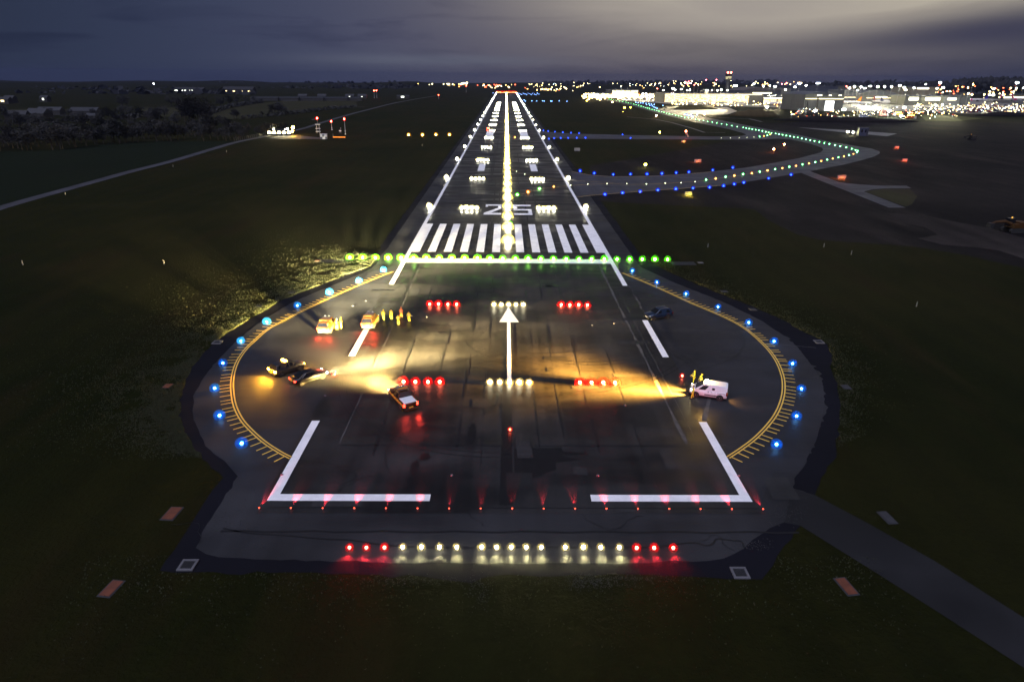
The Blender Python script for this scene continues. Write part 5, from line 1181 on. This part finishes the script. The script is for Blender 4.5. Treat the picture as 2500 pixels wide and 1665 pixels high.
building('grey engine test shelter right of the maintenance bays', 2300, 2340, 238, 258, 25, 'maintenance_bays', wall=mat('pale_grey_cladding',(.12,.13,.14),.6), strips=((.25,.75,.60,.85,STRIPL),))
building('blunt dark grey shelter at the right end of the bays', 2342, 2366, 237, 258, 30, 'maintenance_bays', wall=mat('slate_cladding',(.07,.08,.085),.6), roof=WALLD)
building('long low terminal strip in the far right background', 2400, 2520, 233, 243, 30, 'cargo_shed', wall=mat('olive_wall',(.12,.12,.08),.8), strips=((.3,.9,.3,.6,STRIPY),))
building('far lit shed behind the airliners at the right edge', 2300, 2420, 228, 236, 25, 'cargo_shed', wall=WALLD)
# control tower
p = at(1773,236); s_ = scale_at(p); H = (236-183)/s_
t = thing('control_tower', 'slim control tower with a lit cab and red lamps on top', 'tower', p); sc = H/45
mb = MB(); mb.lathe([(4.2*sc,0),(3.4*sc,10*sc),(3.2*sc,28*sc),(5.6*sc,33*sc)], 16); mb.build('shaft', WALLG, t)
mb = MB(); mb.lathe([(5.8*sc,33*sc),(6.4*sc,36*sc),(6.6*sc,38.5*sc)], 16); mb.build('gallery', facade('gallery_glow',(1,.9,.5),1.2,3,2.5), t)
mb = MB(); mb.lathe([(6.0*sc,38.5*sc),(6.8*sc,42.5*sc)], 16); mb.build('cab_glass', mat('cab_glass', (.05,.02,.02), .15), t)
mb = MB(); mb.lathe([(7.0*sc,42.5*sc),(7.0*sc,43.6*sc),(3*sc,44.4*sc)], 16); mb.build('roof', WALLD, t)
for x in (-3.2,3.2):
    b = bpy.data.objects.new('red_lamp', ico(1.5*sc, 2)); b.data.materials.append(emit('tower_lamp_glow', (1,.10,.06), 60)); COL.objects.link(b); b.parent = t; b.location = (x*sc,-3*sc,45.6*sc)
# floodlight masts
HW_ = emit('floodlight_glow', (1,.89,.58), 1500); HC_ = emit('cool_floodlight_glow', (.95,1,.84), 1700); HO_ = emit('orange_floodlight_glow', (1,.55,.18), 160); HR_ = emit('red_top_glow', (1,.10,.08), 90); HS_ = emit('street_glow', (1,.90,.58), 500)
hd_m = {}
def head_mesh(m, w):
    k = (m.name, w)
    if k not in hd_m:
        mb = MB(); mb.box(-w/2,w/2,-.35,.25,-.25,.55,1); mb.box(-w/2+.1,w/2-.1,-.46,-.35,-.28,.5,0); mb.box(-w/2+.1,w/2-.1,.25,.36,-.28,.5,0); mb.box(-w/2+.1,w/2-.1,-.3,.2,-.34,-.25,0); hd_m[k] = mb.mesh('lamp_head', [m, DARKM])
    return hd_m[k]
pm_ = MB().tube([(0,0,0),(0,0,1)], [.28,.14], 8).mesh('pole', METAL)
n = 0
for px, hy, by, m, w in sorted([(1640,219,250,HW_,5),(1660,220.5,252,HW_,3),(1645,222,250,HS_,2),(1667,206,250,HO_,3.4),(1691,211,251,HR_,2.4),(1700,210.5,251,HO_,2),(1741,210,250,HO_,2),(1681,222,252,HS_,3),(1674,223,252,HS_,3),(1722,223,251,HS_,3),(1735,223,251,HS_,2),(1748,223.5,252,HS_,3),(1757,222,252,HW_,3),(1772,223.5,252,HS_,2),(1789.5,213,252,HW_,9),(1834,209,252,HW_,5),(1858,214,252,HS_,3),(1873,213,253,HS_,3),(1886,215,253,HW_,6),(1912,222,255,HS_,4),(1932,227,255,HS_,3),(1944,208,256,HC_,8),(1934,216,256,HW_,4),(1960,213,258,HS_,3.2),(1946,226,256,HS_,2.4),(1988,208,258,HC_,8),
                        (2058,215,258,HR_,2),(2066,219,258,HW_,4),(2077,215.5,258,HW_,4),(2094,216,256,HW_,4),(2103,219,257,HW_,4),(2116,214,256,HW_,5.5),(2134,215.5,256,HW_,3.6),(2151,215.5,256,HW_,4),(2168,215.5,256,HW_,4),(2187,213,257,HW_,5),(2198,217,257,HW_,4.4),(2203,223,257,HS_,4),(2087,223,258,HW_,3),(2222,218,257,HS_,4),(2249,210,256,HS_,3),(2282,206.5,258,HC_,5),(2278,219,259,HS_,3.6),(2292,218,259,HW_,6),(2311,226,258,HO_,3),(2362,210.5,260,HO_,2.5),(2356,231,260,HS_,2.4),(2365,233.5,262,HO_,3),(2395,233.5,262,HO_,2),(2414,221,262,HS_,4),(2417,235,263,HW_,5),(2408,234,263,HS_,3),(2465,207.5,268,HC_,6.5),(2484,219.5,268,HW_,4.4),(2468,218.5,262,HS_,2),(2440,208,240,HS_,3),(2441,234.5,262,HS_,3),
                        (1870,262,276,HC_,4.5),(1988,272,284,HC_,4.2),(2057,269,284,HC_,5),(2141,267,288,HC_,4),(2167,272,288,HC_,5),(2198,284,292,HC_,4),(2203,265,285,HC_,4),(2130,262,280,HS_,4),(2112,262,280,HS_,6),(2123,264,282,HS_,6),(2092,260,278,HS_,4),(2100,262,280,HS_,4),(2236,258,276,HS_,3),(2280,258,272,HS_,3),(2297,257,270,HS_,3),(1500,230,243,HW_,4),(1515,228,243,HW_,5),(1530,229,243,HW_,6),(1543,227,243,HW_,5),(1472,232,242,HS_,3),(1458,232,242,HS_,3),(1448,231,241,HS_,3),(1568,231,247,HS_,4),(1576,231,247,HS_,4),(1588,233,247,HS_,4),(1430,231,239,HS_,4),(1602,219,246,HR_,1.6),(1617,223,246,HS_,2.4)], key=lambda v: v[0]):
    p = at(px, by); s_ = scale_at(p); h = (by-hy)/s_; n += 1
    c = {'floodlight_glow':'white','cool_floodlight_glow':'cold white','orange_floodlight_glow':'orange','red_top_glow':'red','street_glow':'warm white'}[m.name]
    t = thing('floodlight_mast', f'airport mast with a {c} lamp, {ordi(n)} mast from the left', 'mast', (p[0],p[1],0), math.atan2(-p[0],p[1])*.0, 'floodlight masts over the airport')
    o = put('pole', pm_, t); o.scale = (1,1,h); put('lamp_head', head_mesh(m, w*.62), t, (0,0,h))
def flood(px, py, z, tx, ty, e, size, col):  # added spots that brighten the ground, most without a mast of their own
    p = at(px, py); q = at(tx, ty); l = bpy.data.lights.new('added_floodlight', 'SPOT'); l.energy = e; l.color = col; dd = math.hypot(q[0]-p[0],q[1]-p[1]-1); l.spot_size = 2*.80*math.atan2(z,dd); l.spot_blend = .6; l.shadow_soft_size = .8
    o = bpy.data.objects.new('added_floodlight', l); COL.objects.link(o); o.location = (p[0],p[1]-1,z); o.rotation_euler = (Vector(q)-o.location).to_track_quat('-Z','Y').to_euler()
flood(1772,262,26,1738,270,3e6,0,(1,.84,.48)); flood(1660,257,20,1650,263,2e6,0,(1,.84,.5)); flood(1700,266,24,1700,274,1e6,0,(1,.82,.45)); flood(2298,275,22,2300,288,.8e6,0,(1,.95,.55)); flood(2116,256,24,2130,262,3e6,0,(1,.9,.6)); flood(1886,253,22,1880,259,3e6,0,(1,.85,.5)); flood(2414,257,24,2430,266,2.5e6,0,(1,.93,.6))
# red crane lamps and tower lights
for i, (px, py) in enumerate([(1681,200),(1684,204),(1674,201),(1687,204),(1749,196),(1724,196),(1909,206),(1920,204),(1678,205)]):
    p = Vector(at(px, 240)); P_ = ray(px, py, p.y); t = thing('crane_mast', f'thin dark crane mast with a red lamp at its tip, {ordi(i+1)} of the group', 'mast', (p.x,p.y,0), 0, 'crane masts with red lamps')
    mb = MB(); mb.tube([(0,0,0),(P_[0]-p.x,0,P_[2])], .18, 5); mb.build('pole', DARKM, t)
    b = bpy.data.objects.new('red_lamp', ico(.9, 2)); b.data.materials.append(emit('crane_lamp_glow', (1,.08,.10), 60)); COL.objects.link(b); b.parent = t; b.location = (P_[0]-p.x,0,P_[2])
# airliners
FUS = mat('white_fuselage', (.62,.61,.60), .35)
def airliner(px, py, rz, tail, label, belly=None, sc=1.0):
    p = at(px, py); t = thing('airliner', label, 'airliner', (p[0],p[1],0), R(rz), 'airliners on the apron'); t.scale = (sc,)*3
    if 'am' not in globals():
        g = globals()
        b = MB(); b.lathe([(.2,18.6),(.9,18.0),(1.5,17),(1.95,14.5),(1.98,8),(1.98,-8),(1.7,-12),(1.0,-16),(.3,-18.5)], 16, 'x', (0,0,3.6)); fm = b.mesh('fuselage', FUS, smooth=True)
        w = MB()
        for s in (-1,1): w.loft([[(4.5,s*1.5,2.9),(1.5,s*1.5,3.1),(-2.5,s*1.5,2.9),(1,s*1.5,2.7)],[(-2.2,s*17,3.9),(-2.8,s*17,3.98),(-3.6,s*17,3.9),(-2.8,s*17,3.85)]])
        wm = w.mesh('wing', FUS)
        tp = MB()
        for s in (-1,1): tp.loft([[(-13.5,s*.8,4.4),(-15,s*.8,4.6),(-16.8,s*.8,4.4),(-15,s*.8,4.3)],[(-16.4,s*6.2,4.9),(-16.9,s*6.2,4.95),(-17.6,s*6.2,4.9),(-17,s*6.2,4.86)]])
        tpm = tp.mesh('tailplane', FUS)
        e = MB()
        for s in (-1,1): e.lathe([(.8,4.8),(1.1,4.2),(1.1,2.2),(.6,1.0)], 12, 'x', (0,s*5.6,2.0))
        en = e.mesh('engines', DARKM)
        gr = MB()
        for x, y in ((13,0),(-1,-3.2),(-1,3.2)): gr.tube([(x,y,2.4),(x,y,.5)], .14, 6); gr.lathe([(.5,-.3),(.55,0),(.5,.3)], 10, 'y', (x,y,.55))
        g['am'] = (fm, wm, tpm, en, gr.mesh('landing_gear', DARKM))
    for nm, me in zip(('fuselage','wing','tailplane','engines','landing_gear'), am): put(nm, me, t)
    f = MB(); f.loft([[(-11.5,0,5.2),(-14,.22,5.2),(-17.8,0,5.2),(-14,-.22,5.2)],[(-16.4,0,11.6),(-17.3,.09,11.6),(-18.6,0,11.6),(-17.3,-.09,11.6)]]); f.build('tail_fin', tail, t)
    if belly: f = MB(); f.lathe([(.3,18.75),(1.0,18.1),(1.6,17),(2.03,14.5),(2.04,10)], 16, 'x', (0,0,3.58)); f.build('nose_paint', belly, t)
TO = mat('orange_tail', (.75,.20,.02), .4); TR = mat('dark_red_tail', (.20,.03,.03), .4); TN = mat('navy_tail', (.02,.025,.08), .4); TB = mat('blue_tail', (.04,.03,.45), .4); TM_ = mat('magenta_tail', (.55,.03,.22), .4); TG = mat('grey_tail', (.12,.12,.12), .4)
for a in [(1574,242,40,TO,'airliner with an orange tail, leftmost of the four by the pier'),(1590,244,40,TO,'airliner with an orange tail, second by the pier'),(1613,245,40,TO,'airliner with a yellow lit orange tail, third by the pier'),(1634,248,10,TR,'airliner with a dark red tail in front of the bright terminal'),(1730,256,75,TR,'airliner with a dark tail facing the middle of the terminal'),
          (1897,259,180,TO,'airliner with an orange tail before the lower terminal wing'),(2073,256,183,TO,'airliner with an orange nose and orange tail beside the grey hangar',TO),(2112,258,215,TG,'airliner with a dark grey tail before the round hangar'),(2150,253,20,TR,'airliner with a brown red tail before the round hangar'),(2172,256,10,TN,'airliner with a navy tail before the round hangar'),(2226,256,20,TO,'airliner with an orange tail left of the blue tailed one'),(2246,257,8,TB,'airliner with a bright blue tail before the maintenance bays'),
          (2385,249,176,TB,'airliner with a blue and pink body end right of the grey shelter',TM_),(2425,250,185,TN,'long pale airliner with a navy tail near the right edge'),(2460,248,6,TM_,'airliner with a pink body front near the right edge',TM_),(2488,247,4,TM_,'pink fronted airliner at the right edge of the picture',TM_)]:
    airliner(*a)
# parked cars: each one a low car of a single mesh
def lowcar(m):
    mb = MB(); mb.loft([ring(x,zl,zt,w) for x,zl,zt,w in [(-2.1,.4,.85,.7),(-2.0,.28,.95,.84),(0,.25,.95,.88),(1.6,.28,.85,.84),(2.1,.4,.7,.66)]], 0)
    mb.loft([[(x,-w,.9),(x,-w*.8,z),(x,w*.8,z),(x,w,.9)] for x, z, w in ((-1.9,.95,.76),(-1.3,1.42,.74),(.2,1.45,.74),(1.1,.95,.76))], 1)
    for x in (-1.3,1.3):
        for s in (-1,1): mb.lathe([(.30,s*.70),(.32,s*.80),(.30,s*.90)], 10, 'y', (x,0,.32), 2)
    return mb.mesh('parked_car', [m, GLASS, TYRE])
LC = [('white',lowcar(carpaint('white_gloss',(.7,.7,.7),.0,.15))),('silver',lowcar(carpaint('silver_gloss',(.45,.46,.48),.7,.2))),('black',lowcar(carpaint('black_gloss',(.02,.02,.022),.3,.12))),('red',lowcar(carpaint('red_gloss',(.35,.03,.02),.2,.2))),('blue',lowcar(carpaint('blue_gloss',(.03,.06,.22),.3,.2)))]
n = 0
for j, y in enumerate([258.5,260.5,262.5,265,267.5,270,272.8,275.6]):
    x0 = 2368-j*2; a0 = Vector(at(x0, y)); a1 = Vector(at(2512, y-1.0)); k = int((a1-a0).length/3.0)
    for i in range(k):
        if random.random() < .22: continue
        p = a0+(a1-a0)*(i/k); c, me = random.choice(LC); n += 1
        if n > 230: break
        o = put('parked_car', me, None, (p.x,p.y,.02), R(90+random.choice((0,180)))+math.atan2((a1-a0).y,(a1-a0).x)+random.uniform(-.04,.04)); tag(o, f'{c} parked car, {ordi(j+1)} row from the back, {ordi(i+1)} space from the left', 'car', 'parked cars at the right edge')
for i, (px, py) in enumerate([(2255,267),(2268,268),(2285,267),(2300,268),(2318,268),(2330,270),(2345,270),(2240,268),(1945,284),(1962,285),(2025,286),(2040,286),(2070,285),(2350,274),(2310,273)]):
    p = at(px, py); c, me = random.choice(LC); o = put('parked_car', me, None, (p[0],p[1],.02), random.uniform(0,6)); tag(o, f'{c} parked car on the building site, {ordi(i+1)} of the loose ones', 'car', 'loose parked cars by the building site')
# building site: cabins, excavators, lorry, work lamps
def cabin(px, py, w, d, h, m, label, lit=None, rz=0, z=0):
    p = at(px, py); t = thing('site_cabin', label, 'cabin', (p[0],p[1],z), R(rz), 'site cabins')
    mb = MB(); mb.box(-w/2,w/2,-d/2,d/2,.2,h); mb.build('wall', m, t, bevel=.04)
    mb = MB(); mb.box(-w/2-.1,w/2+.1,-d/2-.1,d/2+.1,h,h+.15); mb.build('roof', WALLD, t)
    for k in (-.28,.12):
        mb = MB(); mb.box(w*k,w*(k+.16),-d/2-.05,-d/2,h*.45,h*.8); mb.build('window', lit or GLASS, t)
    mb = MB(); mb.box(w*.34,w*.44,-d/2-.05,-d/2,.25,h*.85); mb.build('door', DARKM, t); return t
cabin(2157,284,8,4,6,mat('pink_lit_wall',(.55,.24,.18),.6),'tall site cabin with a pink lit front beside the lamps')  # pink light on the cabin is put into its wall colour
cabin(2108,287,9,3,3,mat('blue_cabin',(.05,.06,.12),.6),'low blue site cabin left of the pink lit one')
cabin(2122,283,10,3,3,WALLD,'dark site cabin behind the low blue one')
cabin(2104,333,6.5,3,5.6,mat('navy_container',(.035,.04,.07),.6),'dark blue stacked cabin on the pale track')
cabin(1951,280,5,4,6,WALLD,'dark cabin block left of the excavators')
def excavator(px, py, rz, m, label, sc=1.0, boom=1.0):
    p = at(px, py); t = thing('excavator', label, 'excavator', (p[0],p[1],0), R(rz), 'excavators on the site'); t.scale = (sc,)*3
    for s in (-1,1):
        mb = MB(); mb.lathe([(.45,-.3),(.45,.3)], 12, 'y', (-1.6,s*1.2,.45)); mb.lathe([(.45,-.3),(.45,.3)], 12, 'y', (1.6,s*1.2,.45)); mb.box(-1.6,1.6,s*1.2-.3,s*1.2+.3,.0,.9); mb.build('track', TYRE, t)
    mb = MB(); mb.box(-2.2,1.4,-1.3,1.3,1.0,1.3); mb.box(-2.3,-.2,-1.3,1.3,1.3,2.3); mb.box(-.2,1.4,0.2,1.3,1.3,2.0); mb.build('body', m, t, bevel=.06)
    mb = MB(); mb.box(-.1,1.5,-1.25,-.1,1.3,3.0); mb.build('cab', GLASS, t, bevel=.08)
    mb = MB(); mb.tube([(1.2,.4,1.8),(3.2,.4,4.6*boom),(5.6,.4,4.4*boom)], [.36,.34,.24], 6); mb.build('boom', m, t)
    mb = MB(); mb.tube([(5.5,.4,4.5*boom),(6.6,.4,2.0)], [.24,.18], 6); mb.build('dipper', m, t)
    mb = MB(); mb.loft([[(6.2,-.2,2.2),(7.0,-.2,2.2),(7.1,-.2,1.3),(6.3,-.2,1.1)],[(6.2,1.0,2.2),(7.0,1.0,2.2),(7.1,1.0,1.3),(6.3,1.0,1.1)]]); mb.build('bucket', DARKM, t)
    b = MB(); b.lathe([(.12,3.0),(.14,3.2),(.02,3.3)], 8, c=(.6,-.6,0)); b.build('beacon', emit('dim_beacon_glow',(1,.5,.08),1.5), t); return t
XY = mat('yellow_plant_paint', (.05,.021,.003), .45, var=.2, vscale=2); XD = mat('dark_plant_paint', (.025,.018,.012), .6)
excavator(2473,566,188,XY,'yellow excavator on the dark mud at the right edge of the picture',1.15,.55)
excavator(2372,342,200,XD,'dark excavator with tiny amber lamps right of the taxiway bend',1.1,.6)
excavator(1972,284,80,XD,'dark excavator with raised boom before the grey hangar',1.9,1.6)
excavator(1990,284,60,XD,'tall dark excavator beside the one with raised boom',2.1,1.9)
excavator(2012,286,20,XY,'yellow excavator below the glowing hangar door',1.4,.7)
excavator(1958,288,150,XY,'orange lit digger at the left of the building site',1.2,.6)
def lorry(px, py, rz, label):
    p = at(px, py); t = thing('lorry', label, 'lorry', (p[0],p[1],0), R(rz))
    mb = MB(); mb.box(-5,2.4,-1.25,1.25,1.0,3.6); mb.build('load_body', mat('orange_lorry_paint',(.40,.10,.02),.5), t, bevel=.05)
    mb = MB(); mb.box(2.7,5.0,-1.2,1.2,.7,3.2); mb.build('cab', mat('white_lorry_cab',(.5,.5,.5),.5), t, bevel=.12)
    mb = MB(); mb.box(4.95,5.06,-1.0,1.0,1.9,2.8); mb.build('windscreen', GLASS, t)
    for x in (-3.8,-2.4,3.6):
        for s in (-1,1):
            mb = MB(); mb.lathe([(.4,-.18),(.5,-.12),(.5,.12),(.4,.18)], 12, 'y'); mb.build('wheel', TYRE, t, (x,s*1.1,.5))
    for i in range(4):
        b = MB(); b.lathe([(.30,3.6),(.32,3.9),(.04,4.05)], 8, c=(-4.2+i*2.0,-.9,0)); b.build('beacon', emit('lorry_beacon_glow',(1,.42,.04),120), t)
    return t
lorry(2223,292,5,'lorry with blazing amber lamps at the right end of the building site')
lorry(2190,284,185,'lorry behind the pink lit cabin with amber lamps')
for i, (px, py, hy) in enumerate([(2068,331,322.5),(2081.5,332,324)]):
    p = at(px, py); h = (py-hy)/scale_at(p); t = thing('work_light', f'{"left" if i == 0 else "right"} one of two bright work lights on the pale track', 'lamp', (p[0],p[1],0), 0, 'twin work lights')
    mb = MB()
    for a in range(3): mb.tube([(math.cos(a*2.1)*.8,math.sin(a*2.1)*.8,0),(0,0,h*.7)], .05, 5)
    mb.tube([(0,0,h*.6),(0,0,h)], .06, 6); mb.build('tripod', METAL, t)
    mb = MB(); mb.box(-.55,.55,-.22,.2,h-.35,h+.45); mb.build('lamp_head', emit('work_light_glow',(1,.92,.45),160), t)
# lit boards, windsock, yellow lamps on the right grass
def board(px, py, w, h, rz, col, label, e):
    p = at(px, py); t = thing('guidance_sign', label, 'sign', (p[0],p[1],0), R(rz), 'lit guidance signs')
    mb = MB(); mb.box(-w/2,w/2,-.12,.12,.35,.35+h); mb.build('panel', mat('sign_back',(.13,.13,.16),.6), t, bevel=.02)
    mb = MB()
    for x in (-w*.35,w*.35): mb.tube([(x,0,0),(x,0,.36)], .06, 6)
    mb.build('legs', METAL, t)
    mb = MB(); mb.box(-w/2+.1,w/2-.1,.12,.17,.42,.28+h); mb.build('lit_face', emit('sign_face_glow_'+str(int(px)), col, e*5), t)
    if e:  # point lights added before and behind the sign for glow on the ground
        l = bpy.data.lights.new('added_sign_glow', 'POINT'); l.energy = 500; l.color = col; l.shadow_soft_size = .2
        for yy in (-.9, 1.6):
            o = bpy.data.objects.new('added_sign_glow', l); COL.objects.link(o); o.parent = t; o.location = (.4,yy,.45)
for a in [(1703,398,3.4,1.3,8,(1,.16,.03),'pale backed sign with a red glow before the near taxiway',26),(1680,479,2.6,1.1,12,(1,.75,.05),'sign with a yellow glow on the grass below the near taxiway',30),(2054,438,3.6,1.2,6,(1,.20,.03),'wide sign with a red glow beside the stub road',34),(2208,395,2.6,1.0,5,(1,.12,.03),'sign with a red glow right of the taxiway bend',26),(2189,363,2.6,.9,5,(1,.12,.03),'far sign with a red glow above the taxiway bend',26),(1668,348.5,2.6,1.1,10,(1,.30,.04),'small pale sign below the crossing taxiway',22),(1409,371,3.0,1.6,0,(.5,.5,.5),'plain pale board on the grass right of the runway',.0)]: board(*a)
for i, (px, py, c) in enumerate([(1888,372,'lower left'),(1914,360,'upper right')]):
    pole_lamp(px, py, 1.6, emit('red_guard_glow_'+str(i), (1,.20,.05), 150), .50, f'{c} one of two orange red lamps inside the taxiway bend', 'orange red guard lamps', nm='guard_lamp')
YG = emit('yellow_guard_glow', (1,.90,.08), 70)
for i, (px, py, l) in enumerate([(1575,411,'yellow lamp on the grass above the near taxiway'),(1539,266,'far yellow lamp left of the green taxiway lamps'),(1610,329,'yellow lamp just above the crossing taxiway'),(1432.5,249,'far yellow lamp right of the runway'),(1495,252.5,'far orange lamp on the grass right of the runway'),(1602,287,'small orange lamp beside the far track'),(1719,283,'pinkish lamp at the foot of the pale lit ground')]):
    pole_lamp(px, py, 1.5, YG if i < 4 else HO_, .5 if i in (0,1,2) else .6, l, None, nm='guard_lamp')
p = at(1673,338); t = thing('windsock', 'windsock with a red lamp on top beside the crossing taxiway', 'windsock', (p[0],p[1],0)); hh = (338-323)/scale_at(p)
mb = MB(); mb.tube([(0,0,0),(0,0,hh)], [.10,.06], 6); mb.build('pole', METAL, t)
mb = MB(); mb.lathe([(.55,0),(.50,1.2),(.42,2.4),(.34,3.4)], 12, 'x', (0,0,0)); o = mb.build('sock', mat('pale_red_sock',(.7,.32,.25),.6), t, (.1,0,hh-.3)); o.rotation_euler = (0,R(58),0)
b = bpy.data.objects.new('red_lamp', ico(.55, 2)); b.data.materials.append(REDL); COL.objects.link(b); b.parent = t; b.location = (0,0,hh+.4)
mb = MB(); 
p = at(1524,275.5); cv = vehicle('parked_van', 'dark vehicle with two amber lamps on the far grass right of the runway', 'van', (p[0],p[1],0), R(200), dict(VAN, paint=carpaint('dark_van_paint',(.03,.03,.03)), head=E_AMB))
for s in (-1,1):
    b = bpy.data.objects.new('beacon', ico(.5, 2)); b.data.materials.append(E_AMB); COL.objects.link(b); b.parent = cv; b.location = (0,s*1.2,5.2)
mb = MB(); mb.tube([(0,-1.2,1.8),(0,-1.2,5.2)], .06, 6); mb.tube([(0,1.2,1.8),(0,1.2,5.2)], .06, 6); mb.build('lamp_poles', METAL, cv)
# lamps of the far town: nobody could count them
def town():
    q = random.Random(21); mb = MB()
    def lamp(px, py, d, s, mi):
        x, y, z = ray(px, py, d); mb.box(x-s,x+s,y-s,y+s,z-s*.8,z+s*.8,mi)
    for _ in range(52): lamp(q.gauss(1068,26), q.uniform(205,213), q.uniform(2600,3200), q.uniform(.8,1.8), q.choice((0,0,1)))
    for _ in range(66): lamp(q.gauss(1195,42), q.uniform(207,222), q.uniform(2300,3000), q.uniform(.7,1.8), q.choice((0,0,1,2)))
    for _ in range(8): lamp(q.gauss(1134,5), q.uniform(203,206), 2900, q.uniform(2,3.0), 0)
    for _ in range(170): lamp(q.uniform(1290,1680), 200+abs(q.gauss(0,9))+q.uniform(0,8), q.uniform(2300,3400), q.uniform(.45,1.1), q.choice((0,0,0,1,3)))
    for _ in range(70): lamp(q.gauss(1340,26), q.uniform(217,228), q.uniform(1900,2300), q.uniform(.6,1.4), q.choice((0,1,2)))
    for _ in range(16): lamp(q.uniform(1330,1345), q.uniform(221,225), 2100, q.uniform(1.2,2.4), 0)
    for _ in range(40): lamp(q.uniform(1640,1960), q.uniform(197,214), q.uniform(1700,2200), q.uniform(.4,.9), q.choice((0,0,1)))
    for _ in range(60): lamp(q.uniform(2280,2520), q.uniform(207,232), q.uniform(1100,1350), q.uniform(.25,.7), q.choice((0,0,1,2)))
    for _ in range(14): lamp(q.uniform(970,1040), q.uniform(206,209), q.uniform(3000,3600), q.uniform(.4,.8), 0)
    for _ in range(240): lamp(q.uniform(1420,1620), q.gauss(236,3.5), q.uniform(1150,1250), q.uniform(.3,.9), q.choice((0,0,0,1)))
    for _ in range(150): lamp(q.uniform(1930,2340), q.gauss(277,6), q.uniform(690,800), q.uniform(.10,.34), q.choice((0,0,0,1,2,3)))
    for _ in range(190): lamp(q.uniform(2230,2510), q.gauss(264,6), q.uniform(790,900), q.uniform(.10,.30), q.choice((0,0,0,1,3)))
    for _ in range(110): lamp(q.uniform(1640,1960), q.gauss(254,3.5), q.uniform(960,1010), q.uniform(.2,.5), q.choice((0,0,0,1)))
    o = mb.build('town_lights', [emit('town_lamp_glow',(1,.78,.38),22,False), emit('sodium_glow',(1,.55,.15),20,False), emit('red_far_glow',(1,.12,.05),14,False), emit('cool_far_glow',(.8,.95,1),20,False)])
    o['kind'] = 'stuff'; o['label'] = 'scattered small lamps of the far town and airport'; o['category'] = 'lamps'
town()

def haze():
    mb = MB(); mb.box(-11600,11600,-11600,11600,-420,75); o = mb.build('haze', None); o.data.materials.clear()
    m = bpy.data.materials.new('night_haze'); m.use_nodes = True; nt = m.node_tree; nt.nodes.clear(); v = nt.nodes.new('ShaderNodeVolumePrincipled'); v.inputs['Color'].default_value = (.12,.145,.27,1); v.inputs['Density'].default_value = 7.5e-5
    u = nt.nodes.new('ShaderNodeOutputMaterial'); nt.links.new(v.outputs[0], u.inputs['Volume']); o.data.materials.append(m); o['kind'] = 'stuff'; o['label'] = 'faint blue night haze over the whole airfield'; o['category'] = 'haze'
haze()
